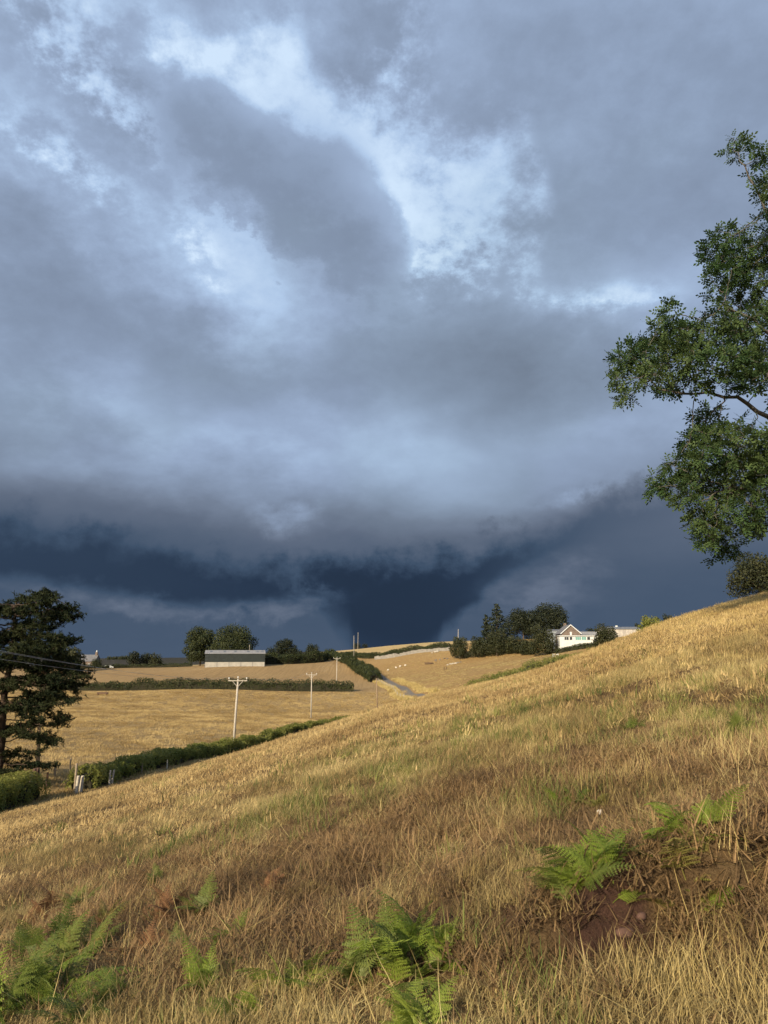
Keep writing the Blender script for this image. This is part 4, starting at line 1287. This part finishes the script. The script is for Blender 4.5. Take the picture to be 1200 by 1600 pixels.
def rocks(name, px, py, Y, n, spread, size, mat, label, cat, seed):
    rng = random.Random(seed); p = ground(px, py, Y); root = empty(name, p); tag(root, label, cat)
    for i in range(n):
        b = MB(); s = size * rng.uniform(.6, 1.3); ball(b, (0, 0, 0), (s, s * .7, s * .55), 7, 5)
        b.v = [(x * (1 + .25 * rng.uniform(-1, 1)), y * (1 + .25 * rng.uniform(-1, 1)), z * (1 + .2 * rng.uniform(-1, 1))) for x, y, z in b.v]
        dx_ = rng.uniform(-spread, spread); dy_ = rng.uniform(-1, 1) * spread * .4
        o = b.build('stone', mat, root, loc=(dx_, dy_, Hs(p.x + dx_, p.y + dy_) - p.z + s * .35)); o.rotation_euler.z = rng.uniform(0, 3)
    return root
M['rubble'] = mat_plain('pale_rubble', (.50, .46, .39), (.33, .30, .25), 2, .95, .5, .05)
M['dark_rubble'] = mat_plain('dark_rubble', (.22, .19, .16), (.13, .115, .10), 2, .95, .5, .05)
rocks('rubble_heap', 706, 1042, 266, 12, 1.8, .5, M['rubble'], 'heap of pale rubble right of the trough in the grazing field', 'rubble', 4)
rocks('rubble_heap', 717, 1041, 266, 5, 1.4, .4, M['dark_rubble'], 'dark stones scattered right of the pale rubble heap', 'rubble', 5)
rocks('log_pile', 690, 1036, 276, 9, 2.6, .45, M['dark_rubble'], 'dark heap behind the pale rubble in the grazing field', 'heap', 6)
rocks('stone_heap', 679, 1026, 290, 6, 1.4, .55, M['rubble'], 'pale stones tumbled from the gap in the dry stone wall', 'rubble', 7)

# posts ---------------------------------------------------------------------
def post(px, py, Y, h, label, mat='wood', r=.07, lean=0.0, group='posts round the field gateway', name='fence_post', cat='post', sides=7):
    p = ground(px, py, Y)
    b = MB(); b.tube([(0, 0, -.3), (lean * .5, 0, h * .5), (lean, 0, h - .03), (lean, 0, h)], [r, r * .97, r * .93, r * .7], sides)
    o = b.build(name, M[mat], None, loc=p); tag(o, label, cat, group); return o
post(44, 1262, 45.0, 1.5, 'pale post at the end of the hedge below the pine', 'wood_pale', .10)
post(49, 1261, 45.4, 1.75, 'broad reddish gate post, left one of the pair at the hedge end', 'wood_red', .13)
post(54, 1259, 45.8, 1.75, 'broad reddish gate post, right one of the pair at the hedge end', 'wood_red', .13)
post(71, 1248, 50, 1.1, 'dark fence post just right of the brown pole', 'wood_red', .07)
post(83, 1238, 55, 1.1, 'fence post midway across the gateway', 'wood', .07)
post(107, 1230, 58, 1.1, 'faint fence post left of the tall post by the long hedge', 'wood', .06)
post(116, 1243, 47.6, 1.75, 'tall thin post at the start of the long hedge', 'wood', .08)
post(118.5, 1246, 46.8, 1.05, 'pale leaning post in front of the tall thin post', 'wood_pale', .10, .06)
post(125, 1243, 47.2, 1.0, 'bleached post against the near end of the long hedge', 'wood_pale', .11, .08)
post(170, 1231, 50.4, .95, 'left one of two pale posts leaning together before the long hedge', 'wood_pale', .07, .03)
post(174, 1230, 50.8, .95, 'right one of two pale posts leaning together before the long hedge', 'wood_pale', .07, .10)
post(221, 1213, 57.5, .8, 'lone stake halfway along the long hedge', 'wood', .06)
post(261, 1201, 62, .7, 'lone pale stake farther along the long hedge, toward the nearest pole', 'wood_pale', .06)

def gate():
    # white field gate / hurdle on the right below the farm
    p = ground(868, 1026, 214); root = empty('hurdle', p); tag(root, 'small white hurdle beside the tall olive bush', 'hurdle')
    for x in (-.75, .75): MB().box(x - .07, x + .07, -.05, .05, -.2, 1.25).build('upright', M['white'], root)
    for z in (.55, 1.05): MB().box(-.95, .95, -.085, -.055, z - .07, z + .07).build('rail', M['white'], root)
gate()
for i, (px, lab) in enumerate(((694, 'left one of two short dark stakes in front of the rubble'), (697.5, 'right one of two short dark stakes in front of the rubble'))):
    post(px, 1046, 255, 1.0, lab, 'wood_red', .12, 0, 'stakes in the grazing field')

def lane_fence():
    ys = np.linspace(183, 250, 15); root = empty('lane_fence', (lane_x(ys[0]) - 3.2, ys[0], Hs(lane_x(ys[0]) - 3.2, ys[0]))); tag(root, 'post and wire fence along the left edge of the lane', 'fence')
    o = root.location; tops = []
    base = MB(); base.tube([(0, 0, -.3), (0, 0, 1.15), (0, 0, 1.2)], [.09, .085, .06], 6); me = base.mesh('post', M['wood_pale'])
    for y in ys:
        x = lane_x(y) - 3.2; z = Hs(x, y)
        q = bpy.data.objects.new('post', me); link(q, root); q.location = (x - o.x, y - o.y, z - o.z); tops.append((x - o.x, y - o.y, z - o.z))
    for zz in (.45, .75, 1.05):
        w = MB(); w.tube([(a, b - .1, c + zz) for a, b, c in tops], .012, 4); w.build('wire', M['wire'], root)
lane_fence()

# ------------------------------------------------------------------ grass, litter (uncountable: stuff)
def mat_blade(name, cols, trans=.3, rough=.75, scale=.5):
    """cols: pale, mid, dark; varies from tuft to tuft, in drifts over the slope and from blade to blade"""
    m, nt, out = new_mat(name)
    oi = nt.nodes.new('ShaderNodeObjectInfo'); gi = nt.nodes.new('ShaderNodeNewGeometry')
    n = ntex(nt, scale, 3, .6)
    s = nt.nodes.new('ShaderNodeMath'); s.operation = 'ADD'; nt.links.new(remap(nt, oi.outputs['Random'], 0, 1, -.25, .25), s.inputs[0]); nt.links.new(remap(nt, n, .35, .65), s.inputs[1])
    s2 = nt.nodes.new('ShaderNodeMath'); s2.operation = 'ADD'; nt.links.new(s.outputs[0], s2.inputs[0]); nt.links.new(remap(nt, gi.outputs['Random Per Island'], 0, 1, -.3, .3), s2.inputs[1])
    r = nt.nodes.new('ShaderNodeValToRGB'); nt.links.new(s2.outputs[0], r.inputs[0])
    e = r.color_ramp.elements; e[0].color = cols[2] + (1,); e[1].color = cols[0] + (1,); q = e.new(.5); q.color = cols[1] + (1,)
    p = bsdf(nt, out, r.outputs[0], rough, spec=.15)
    t = nt.nodes.new('ShaderNodeBsdfTranslucent'); nt.links.new(r.outputs[0], t.inputs[0])
    mx = nt.nodes.new('ShaderNodeMixShader'); mx.inputs[0].default_value = trans
    nt.links.new(p.outputs[0], mx.inputs[1]); nt.links.new(t.outputs[0], mx.inputs[2]); nt.links.new(mx.outputs[0], out.inputs[0])
    return m
M['straw'] = mat_blade('straw', ((.65, .53, .25), (.50, .39, .155), (.30, .22, .085)))
M['short'] = mat_blade('short_dry_grass', ((.53, .43, .20), (.38, .295, .13), (.22, .16, .072)))
M['litter'] = mat_blade('dead_bracken_litter', ((.35, .235, .115), (.23, .15, .073), (.13, .085, .045)))
M['green'] = mat_blade('green_grass', ((.27, .27, .08), (.17, .19, .055), (.10, .13, .04)), .35)
M['gold'] = mat_blade('golden_straw', ((.68, .54, .24), (.53, .40, .155), (.34, .245, .095)))
M['gold_short'] = mat_blade('short_golden_grass', ((.58, .44, .21), (.43, .31, .14), (.28, .19, .085)))
M['field'] = mat_blade('pasture_tussock', ((.58, .44, .21), (.44, .32, .14), (.28, .195, .085)), .25, scale=.12)

def tuft(n, h, rad, width, lean, bend, mat, rng, segs=3, flat=0.0):
    V = []; F3 = []; F4 = []
    for i in range(n):
        a = rng.uniform(0, 6.283); rr = rad * math.sqrt(rng.uniform(0, 1))
        b = np.array([math.cos(a) * rr, math.sin(a) * rr, -.01])
        L = rng.uniform(*h)
        d = rng.uniform(0, 6.283); ln = rng.uniform(*lean); bn = rng.uniform(*bend)
        hd = np.array([math.cos(d), math.sin(d), 0]); sd_ = np.array([-hd[1], hd[0], 0])
        tw = rng.uniform(-.6, .6); sd_ = sd_ * math.cos(tw) + hd * math.sin(tw)
        k = len(V); p = b.copy(); w = width * rng.uniform(.7, 1.3)
        for s in range(segs + 1):
            t = s / segs
            wd = w * (1 - t * .75)
            if s < segs:
                V.append(p - sd_ * wd / 2); V.append(p + sd_ * wd / 2)
            else:
                V.append(p)
            ang = ln + bn * t
            p = p + (hd * math.sin(ang) + np.array([0, 0, math.cos(ang)])) * L / segs
        for s in range(segs - 1):
            F4.append((k + 2 * s, k + 2 * s + 1, k + 2 * s + 3, k + 2 * s + 2))
        F3.append((k + 2 * segs - 2, k + 2 * segs - 1, k + 2 * segs))
    return mesh_np('tuft', np.array(V), [np.array(F4), np.array(F3)] if F4 else [np.array(F3)], mat)

def scatter(name, protos, pts, rot, scl, idx, label=None):
    """one stuff object: tufts placed on given points by geometry nodes"""
    c = bpy.data.collections.new(name + '_tufts')
    for i, me in enumerate(protos):
        c.objects.link(bpy.data.objects.new('%s_tuft_%02d' % (name, i), me))
    me = mesh_np(name, pts, [])if False else bpy.data.meshes.new(name)
    me.vertices.add(len(pts)); me.vertices.foreach_set('co', np.asarray(pts, np.float32).ravel())
    a = me.attributes.new('rot', 'FLOAT_VECTOR', 'POINT'); a.data.foreach_set('vector', np.asarray(rot, np.float32).ravel())
    a = me.attributes.new('scl', 'FLOAT_VECTOR', 'POINT'); a.data.foreach_set('vector', np.asarray(scl, np.float32).ravel())
    a = me.attributes.new('idx', 'INT', 'POINT'); a.data.foreach_set('value', np.asarray(idx, np.int32))
    o = link(bpy.data.objects.new(name, me)); tag(o, label, None, None, 'stuff')
    ng = bpy.data.node_groups.new(name, 'GeometryNodeTree')
    ng.interface.new_socket('Geometry', in_out='INPUT', socket_type='NodeSocketGeometry'); ng.interface.new_socket('Geometry', in_out='OUTPUT', socket_type='NodeSocketGeometry')
    gi = ng.nodes.new('NodeGroupInput'); go = ng.nodes.new('NodeGroupOutput')
    ci = ng.nodes.new('GeometryNodeCollectionInfo'); ci.inputs['Collection'].default_value = c; ci.inputs['Separate Children'].default_value = True; ci.inputs['Reset Children'].default_value = True
    ip = ng.nodes.new('GeometryNodeInstanceOnPoints'); ip.inputs['Pick Instance'].default_value = True
    def na(n, t):
        q = ng.nodes.new('GeometryNodeInputNamedAttribute'); q.data_type = t; q.inputs[0].default_value = n
        return next(s for s in q.outputs if s.enabled and s.name == 'Attribute')
    ng.links.new(gi.outputs[0], ip.inputs['Points']); ng.links.new(ci.outputs[0], ip.inputs['Instance'])
    e2r = ng.nodes.new('FunctionNodeEulerToRotation'); ng.links.new(na('rot', 'FLOAT_VECTOR'), e2r.inputs[0])
    ng.links.new(e2r.outputs[0], ip.inputs['Rotation']); ng.links.new(na('scl', 'FLOAT_VECTOR'), ip.inputs['Scale']); ng.links.new(na('idx', 'INT'), ip.inputs['Instance Index'])
    ng.links.new(ip.outputs[0], go.inputs[0])
    o.modifiers.new('tufts', 'NODES').node_group = ng
    return o

def sector(r0, r1, dens, rng, half=None):
    half = half or (85.0 if r1 <= 6.5 else (55.0 if r1 <= 11 else 41.0))
    n = int(dens * math.pi * (r1 * r1 - r0 * r0) * (2 * half / 360))
    r = np.sqrt(rng.uniform(r0 * r0, r1 * r1, n)); a = np.radians(rng.uniform(-half, half, n))
    return np.sin(a) * r, np.cos(a) * r

# patches read from the photograph: (pixel x, pixel y, radius m)
def patches(lst): return [(hit(px, py), r) for px, py, r in lst]
BROWN = patches([(150, 1450, .7), (60, 1500, .5), (200, 1540, .4), (380, 1500, .5), (520, 1480, .4), (800, 1340, .6), (1130, 1330, .5), (560, 1370, .9), (470, 1430, .8), (330, 1420, .8), (640, 1330, .9), (760, 1380, .5), (200, 1400, .9), (90, 1380, 1.0), (250, 1470, .5), (1000, 1350, .5), (1120, 1420, .5), (880, 1440, .5), (420, 1350, 1.0),
                 (700, 1250, 1.1), (1050, 1180, 1.2), (300, 1340, 1.2)])
GREENP = patches([(520, 1270, 1.2), (600, 1160, 1.6), (650, 1210, .8), (120, 1480, .35), (30, 1550, .3), (990, 1130, 1.0), (1150, 1130, .8), (340, 1310, 1.0), (700, 1180, 1.5), (880, 1240, .5), (800, 1120, 1.5), (300, 1520, .25), (860, 1540, .25), (560, 1250, .8)])
TALL = patches([(650, 1560, .35), (800, 1540, .4), (950, 1560, .4), (1100, 1540, .4), (1180, 1480, .4), (500, 1560, .3), (1100, 1200, 1.3), (760, 1300, .7), (1000, 1240, .8), (880, 1160, 1.6), (730, 1400, .35), (1150, 1380, .4), (1040, 1060, 4.), (900, 1090, 4), (1150, 1000, 5)])
def pfield(x, y, lst):
    f = np.zeros(len(x))
    for p, r in lst: f = np.maximum(f, np.exp(-((x - p.x) ** 2 + (y - p.y) ** 2) / (r * r)))
    return f

def hill_grass():
    rng = np.random.default_rng(77); rg = np.random.default_rng(3)
    protos = []
    kinds = {}
    def add(kind, me): kinds.setdefault(kind, []).append(len(protos)); protos.append(me)
    for i in range(5): add('tall', tuft(20, (.09, .30), .09, .0034, (0.0, .6), (.2, 1.3), M['straw'], rg, 4))
    for i in range(4): add('stalk', tuft(5, (.20, .46), .10, .0030, (0.0, .5), (.1, .9), M['straw'], rg, 4))
    for i in range(5): add('short', tuft(70, (.04, .15), .16, .0038, (.2, 1.2), (.2, 1.4), M['short'], rg, 3))
    for i in range(4): add('litter', tuft(55, (.04, .16), .17, .0065, (.5, 1.5), (-.3, 1.2), M['litter'], rg, 3))
    for i in range(3): add('lying', tuft(12, (.12, .34), .16, .0032, (1.0, 1.5), (-.3, .4), M['straw'], rg, 4))
    for i in range(3): add('green', tuft(40, (.06, .20), .13, .0055, (.1, .8), (.2, 1.0), M['green'], rg, 3))
    for i in range(5): add('far', tuft(26, (.08, .25), .24, .010, (0.0, .6), (.1, .8), M['gold'], rg, 2))
    for i in range(4): add('farshort', tuft(34, (.03, .11), .30, .012, (.2, 1.1), (.2, 1.0), M['gold_short'], rg, 2))
    for i in range(2): add('fargreen', tuft(26, (.08, .22), .25, .014, (.1, .9), (.2, 1.0), M['green'], rg, 2))
    XY = []; K = []; S = []
    def put(x, y, kind, smin, smax, keep=None, boost=None):
        bo = np.ones(len(x)) if boost is None else boost
        if keep is not None: x, y, bo = x[keep], y[keep], bo[keep]
        h = hill_share(x, y) > .3
        x, y, bo = x[h], y[h], bo[h]
        ids = np.array(kinds[kind]); XY.append(np.stack([x, y], 1)); K.append(ids[rng.integers(0, len(ids), len(x))]); S.append(rng.uniform(smin, smax, len(x)) * bo)
    for r0, r1, d in ((.4, 3.0, 110), (3.0, 6.5, 200), (6.5, 11, 120), (11, 16, 70)):
        near = r1 <= 11
        x, y = sector(r0, r1, d, rng)
        e = earth(x, y); br = pfield(x, y, BROWN); gr = pfield(x, y, GREENP)
        n1 = fbm(x / 1.1, y / 1.1, 3, 31) + .5; u = rng.random(len(x))
        hol = fbm(x / .42, y / .42, 3, 91) + fbm(x / 1.6, y / 1.6, 2, 92) * .7
        bare = (e > .8) | ((hol < -.12) & (rng.random(len(x)) < .85))
        isl = (u < np.clip(br * 1.05 + (n1 - .58) * 1.6, 0, .92)) & ~bare
        isg = (~isl) & (rng.random(len(x)) < np.clip(gr * .36 + (fbm(x / .8, y / .8, 3, 41)) * .3, .01, .5)) & ~bare
        iss = ~isl & ~isg & ~bare
        put(x, y, 'litter', .35, .7, bare & (e < .8)); put(x, y, 'litter', .8, 1.5, isl); put(x, y, 'green', .7, 1.4, isg); put(x, y, 'short', .8, 1.3, iss, .85 + np.clip(hol, -.2, .3) * 1.6)
        # tall straw
        x, y = sector(r0, r1, d * .30, rng)
        tl = pfield(x, y, TALL); br = pfield(x, y, BROWN); n2 = (fbm(x / .9, y / .9, 3, 52) + fbm(x / .42, y / .42, 3, 91) * .9) * 1.3 + .5
        k = (rng.random(len(x)) < np.clip(tl * .65 + (n2 - .54) * 1.2 - br * .4, .03, .9)) & (earth(x, y) < .3)
        put(x, y, 'tall', .5, .95, k, .7 + tl * .5)
        x, y = sector(r0, r1, d * .14, rng)
        tl = pfield(x, y, TALL)
        k = (rng.random(len(x)) < np.clip(tl * .5 + .04, 0, .9)) & (earth(x, y) < .6)
        put(x, y, 'stalk', .5, .95, k, .65 + tl * .55)
        x, y = sector(r0, r1, d * .12, rng); put(x, y, 'lying', .7, 1.4, (rng.random(len(x)) < .7) & (earth(x, y) < .75))
    for r0, r1, d in ((9, 16, 9), (16, 28, 26), (28, 48, 13), (48, 78, 7)):
        x, y = sector(r0, r1, d, rng)
        gr = pfield(x, y, GREENP); n1 = fbm(x / 2.5, y / 2.5, 3, 31) + .5
        isg = rng.random(len(x)) < np.clip(gr * .2 + fbm(x / 3, y / 3, 3, 41) * .15, .004, .3)
        put(x, y, 'fargreen', .8, 1.4, isg); put(x, y, 'farshort', .8, 1.5, ~isg)
        x, y = sector(r0, r1, d * .7, rng); tl = pfield(x, y, TALL)
        up = np.clip((x + 2) / 18, 0.0, 1)           # the upper slope carries the taller standing straw
        k = rng.random(len(x)) < np.clip(tl * .4 + up * .8 + (fbm(x / 3, y / 3, 3, 61)) * .9 + .05, .03, 1)
        put(x, y, 'far', .55, 1.15, k, .45 + .6 * up)
    XY = np.vstack(XY); K = np.concatenate(K); S = np.concatenate(S)
    z = H(XY[:, 0], XY[:, 1])
    n = len(K)
    rot = np.stack([rng.normal(0, .10, n), rng.normal(-.10, .10, n), rng.uniform(0, 6.283, n)], 1)
    scl = np.stack([S, S, S * rng.uniform(.8, 1.2, n)], 1)
    scatter('dry_grass', protos, np.column_stack([XY, z]), rot, scl, K, 'dry straw-coloured grass covering the hillside')
    print('hill tufts', n)
hill_grass()

def field_grass():
    rng = np.random.default_rng(8); rg = np.random.default_rng(9)
    protos = [tuft(24, (.14, .36), .42, .03, (.1, .9), (.2, .9), M['field'], rg, 2) for i in range(5)]
    n = 60000
    y = np.sqrt(rng.uniform(38 ** 2, 200 ** 2, n)); u = rng.uniform(-.62, .16, n); x = u * y
    k = (region(x, y) == 1) & (rng.random(n) < np.clip(.55 + fbm(x / 1.6, y / 1.6, 2, 71) * 3.0, .1, 1))
    x, y = x[k], y[k]; m = len(x); s = rng.uniform(.7, 1.3, m)
    scatter('pasture_grass', protos, np.column_stack([x, y, H(x, y)]), np.stack([rng.normal(0, .05, m), rng.normal(0, .05, m), rng.uniform(0, 6.28, m)], 1), np.stack([s, s, s], 1), rng.integers(0, 5, m), 'short tufted dry grass of the valley pasture')
    protos = [tuft(16, (.10, .24), .5, .04, (.1, .9), (.2, .9), M['short'], rg, 2) for i in range(4)]
    n = 26000
    y = rng.uniform(165, 300, n); u = rng.uniform(-.02, .32, n); x = u * y
    k = (region(x, y) == 3) & (np.abs(x - lane_x(y)) > 2.4) & (rng.random(n) < np.clip(.45 + fbm(x / 6, y / 4, 3, 72) * 2.2, .05, 1))
    x, y = x[k], y[k]; m = len(x); s = rng.uniform(.7, 1.3, m)
    scatter('grazed_grass', protos, np.column_stack([x, y, H(x, y)]), np.stack([rng.normal(0, .05, m), rng.normal(0, .05, m), rng.uniform(0, 6.28, m)], 1), np.stack([s, s, s], 1), rng.integers(0, 4, m), 'sparse tufts of the grazing field right of the lane')
    # uncut strip along the lane
    protos = [tuft(18, (.4, .9), .5, .04, (.0, .5), (.1, .6), M['straw'], rg, 2) for i in range(3)]
    y = rng.uniform(172, 250, 1500); side = np.where(rng.random(1500) < .65, -1, 1); x = lane_x(y) + side * rng.uniform(2.0, 4.6, 1500); m = 1500
    s = rng.uniform(.7, 1.3, m)
    scatter('verge_grass', protos, np.column_stack([x, y, H(x, y)]), np.stack([0 * s, 0 * s, rng.uniform(0, 6.28, m)], 1), np.stack([s, s, s], 1), rng.integers(0, 3, m), 'tall pale grass on the verges of the lane')
field_grass()

# ------------------------------------------------------------------ bracken
M['fern'] = mat_leaf('green_bracken', (.145, .215, .028), (.27, .33, .058), .45, rough=.5)
M['fern_dark'] = mat_leaf('dark_green_bracken', (.095, .14, .026), (.17, .20, .045), .4, rough=.5)  # darker green fronds
M['fern_yellow'] = mat_leaf('yellowing_bracken', (.20, .20, .05), (.30, .25, .08), .4, rough=.55)
M['fern_brown'] = mat_leaf('withered_bracken', (.26, .135, .06), (.16, .085, .045), .25, rough=.8)
def frond_mesh(mat, rng, arch=1.0, wid=.30):
    """unit frond along +Y rising then arching over, twice pinnate"""
    V = []; F = []
    def path(t):
        a = .95 - arch * 1.25 * t            # direction angle above horizontal
        return a
    pts = [np.zeros(3)]; n = 24
    for i in range(n):
        a = path(i / n); pts.append(pts[-1] + np.array([0, math.cos(a), math.sin(a)]) / n)
    pts = np.array(pts)
    def P(t): f = t * n; i = min(int(f), n - 1); return pts[i] * (1 - (f - i)) + pts[i + 1] * (f - i)
    # stem
    for i in range(n):
        w0, w1 = .007 * (1 - i / n) + .001, .007 * (1 - (i + 1) / n) + .001; k = len(V)
        for p, w in ((pts[i], w0), (pts[i + 1], w1)): V.append(p + np.array([-w, 0, 0])); V.append(p + np.array([w, 0, 0]))
        F.append((k, k + 1, k + 3, k + 2))
    m = 15
    for i in range(m):
        t = .22 + .76 * (i / (m - 1)) ** .95
        b = P(t); a = path(t); fw = np.array([0, math.cos(a), math.sin(a)]); up = np.array([0, -math.sin(a), math.cos(a)])
        L = wid * (1.0 - ((t - .22) / .80)) ** .85 * rng.uniform(.85, 1.1) + .015
        if t < .3: L *= .85
        for sg in (-1, 1):
            d = np.array([sg, 0, 0]) * .9 + fw * .42 - up * .14; d /= np.linalg.norm(d)
            d = d + rng.normal(size=3) * .06
            q = max(3, int(L / .026))
            for j in range(q):
                u0 = (j + .2) / q; c = b + d * L * u0 - up * .10 * L * u0 * u0
                ll = L * .21 * (1 - u0 * .75) + .006; ww = L / q * .95
                for s2 in (-1, 1):
                    e = np.cross(d, up) * s2; e /= np.linalg.norm(e); e = e * .9 + d * .45
                    k = len(V); V.append(c - d * ww * .42); V.append(c + e * ll + rng.normal(size=3) * .002); V.append(c + d * ww * .55); F.append((k, k + 1, k + 2))
            k = len(V); V += [b, b + d * L, b + d * L * .5 - up * .012]; F.append((k, k + 1, k + 2))
    me = bpy.data.meshes.new('frond'); me.from_pydata([tuple(v) for v in V], [], F); me.update(); me.materials.append(mat)
    return me
_rf = np.random.default_rng(14)
FR = {k: [frond_mesh(M[k], _rf, _rf.uniform(.75, 1.25), _rf.uniform(.26, .34)) for i in range(4)] for k in ('fern', 'fern_dark', 'fern_yellow', 'fern_brown')}
G_F = 'bracken on the foreground slope'
def fern(px, py, size_px, n, kind, label, seed, spread=1.0, mix=None, upright=.75):
    rng = random.Random(seed)
    p = hit(px, py); dist = math.sqrt(p.x ** 2 + p.y ** 2 + (p.z - EYE) ** 2)
    L = size_px * dist / FPX
    root = empty('bracken', p); tag(root, label, 'bracken', G_F)
    n = int(n * 2.9); L *= .92
    for i in range(n):
        k = mix if (mix and rng.random() < .3) else kind
        o = bpy.data.objects.new('frond', rng.choice(FR[k])); link(o, root)
        a = 6.283 * i / n + rng.uniform(-.5, .5); s = L * rng.uniform(.4, 1.1)
        dx_, dy_ = rng.uniform(-.22, .22) * L * spread, rng.uniform(-.22, .22) * L * spread
        o.location = (dx_, dy_, Hs(p.x + dx_, p.y + dy_) - p.z - .01)
        o.rotation_euler = (rng.uniform(-.1, .6) * upright * 1.6, rng.uniform(-.5, .5), a)
        o.scale = (s, s, s)
    return root
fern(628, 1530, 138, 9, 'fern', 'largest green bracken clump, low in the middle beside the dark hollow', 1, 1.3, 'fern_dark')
fern(650, 1625, 100, 7, 'fern', 'green bracken clump cut by the bottom edge below the largest clump', 2, 1.0)
fern(447, 1560, 95, 4, 'fern', 'slim upright bracken between the largest clump and the left group', 3, .4, upright=.9)
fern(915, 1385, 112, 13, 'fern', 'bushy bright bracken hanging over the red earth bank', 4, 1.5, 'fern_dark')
fern(1078, 1345, 110, 8, 'fern', 'bright bracken clump on the right, uphill from the red earth bank', 5, 1.6, 'fern_yellow')
fern(885, 1262, 50, 5, 'fern', 'small bracken clump beside the white stone', 6, 1.2)
fern(935, 1262, 36, 4, 'fern_yellow', 'tiny yellow-green bracken just above the white stone', 7, 1.0)
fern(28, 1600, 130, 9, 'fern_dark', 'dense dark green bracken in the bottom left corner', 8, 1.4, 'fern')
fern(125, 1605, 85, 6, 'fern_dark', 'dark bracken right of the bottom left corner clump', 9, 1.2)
fern(122, 1420, 45, 4, 'fern_dark', 'faint small bracken highest up on the left', 10, .8)
fern(246, 1382, 36, 4, 'fern_dark', 'small dark bracken sprig in the brown litter, upper left', 11, .8)
fern(315, 1432, 66, 5, 'fern_dark', 'upright olive bracken at the edge of the brown litter', 12, .8)
fern(357, 1482, 58, 6, 'fern', 'rounded feathery bracken in the middle of the left group', 13, .7, upright=.8)
fern(115, 1515, 80, 8, 'fern_dark', 'low spreading dark bracken above the bottom left corner clump', 14, 1.6, 'fern_yellow')
fern(332, 1550, 75, 5, 'fern', 'green bracken with raised tips left of the slim upright one', 15, .8, upright=.8)
fern(370, 1605, 80, 6, 'fern', 'pale green bracken at the bottom edge left of the middle', 16, 1.0, 'fern_yellow')
fern(553, 1540, 70, 5, 'fern_dark', 'dark bracken tucked against the left side of the largest clump', 17, .8)
fern(160, 1450, 50, 4, 'fern_yellow', 'yellowing bracken among the brown litter on the left', 18, .9, 'fern_brown')
fern(990, 1140, 30, 6, 'fern_dark', 'small green weed clump high on the slope to the right', 19, 1.6)
fern(1158, 1142, 40, 6, 'fern_dark', 'green weed clump high on the slope near the right edge', 20, 1.6)
fern(260, 1435, 60, 6, 'fern_brown', 'withered brown bracken between the left sprigs', 21, 1.5)
fern(230, 1500, 55, 6, 'fern_brown', 'withered brown bracken below the left sprigs', 22, 1.5)
fern(420, 1395, 50, 6, 'fern_brown', 'withered brown bracken up the slope in the middle', 23, 1.6)
fern(60, 1440, 60, 6, 'fern_brown', 'withered brown bracken at the left edge', 24, 1.6)

fern(60, 1500, 70, 7, 'fern_dark', 'dark bracken at the left edge above the bottom left corner clump', 26, 1.5)
fern(190, 1570, 60, 6, 'fern_dark', 'low dark bracken at the bottom between the corner clump and the left sprigs', 27, 1.4, 'fern_yellow')
fern(285, 1490, 50, 5, 'fern_yellow', 'yellow-green bracken left of the rounded feathery one', 28, 1.0, 'fern_dark')
fern(690, 1500, 70, 5, 'fern', 'bright bracken arching right from the largest clump', 29, .8)
fern(1040, 1300, 55, 5, 'fern_dark', 'dark bracken at the left foot of the bright clump on the right', 30, 1.0)
fern(640, 1215, 28, 5, 'fern_yellow', 'tiny green patch of weeds in the middle of the slope', 31, 1.6)

# stones of the bank
def stone(px, py, s, mat, label, seed, flat=.6):
    rng = random.Random(seed); p = hit(px, py); b = MB(); ball(b, (0, 0, 0), (s, s * .7, s * flat), 9, 6)
    b.v = [tuple(c * (1 + .16 * rng.uniform(-1, 1)) for c in v) for v in b.v]
    o = b.build('stone', mat, None, True, loc=p + Vector((0, 0, s * flat * .5))); o.rotation_euler = (rng.uniform(-.3, .3), rng.uniform(-.5, .2), rng.uniform(0, 3)); tag(o, label, 'stone')
M['white_stone'] = mat_plain('white_stone', (.55, .50, .43), (.40, .35, .29), 9, .8, .3)
M['red_stone'] = mat_plain('red_earth_clod', (.12, .07, .055), (.075, .045, .036), 9, .95, .5)
stone(937, 1272, .034, M['white_stone'], 'small white stone on the slope above the bright hanging bracken', 1, .55)
stone(978, 1470, .05, M['red_stone'], 'flat reddish stone lying in the bare earth of the bank', 2, .45)
stone(1003, 1440, .03, M['red_stone'], 'small reddish clod at the right side of the bare earth', 3, .7)
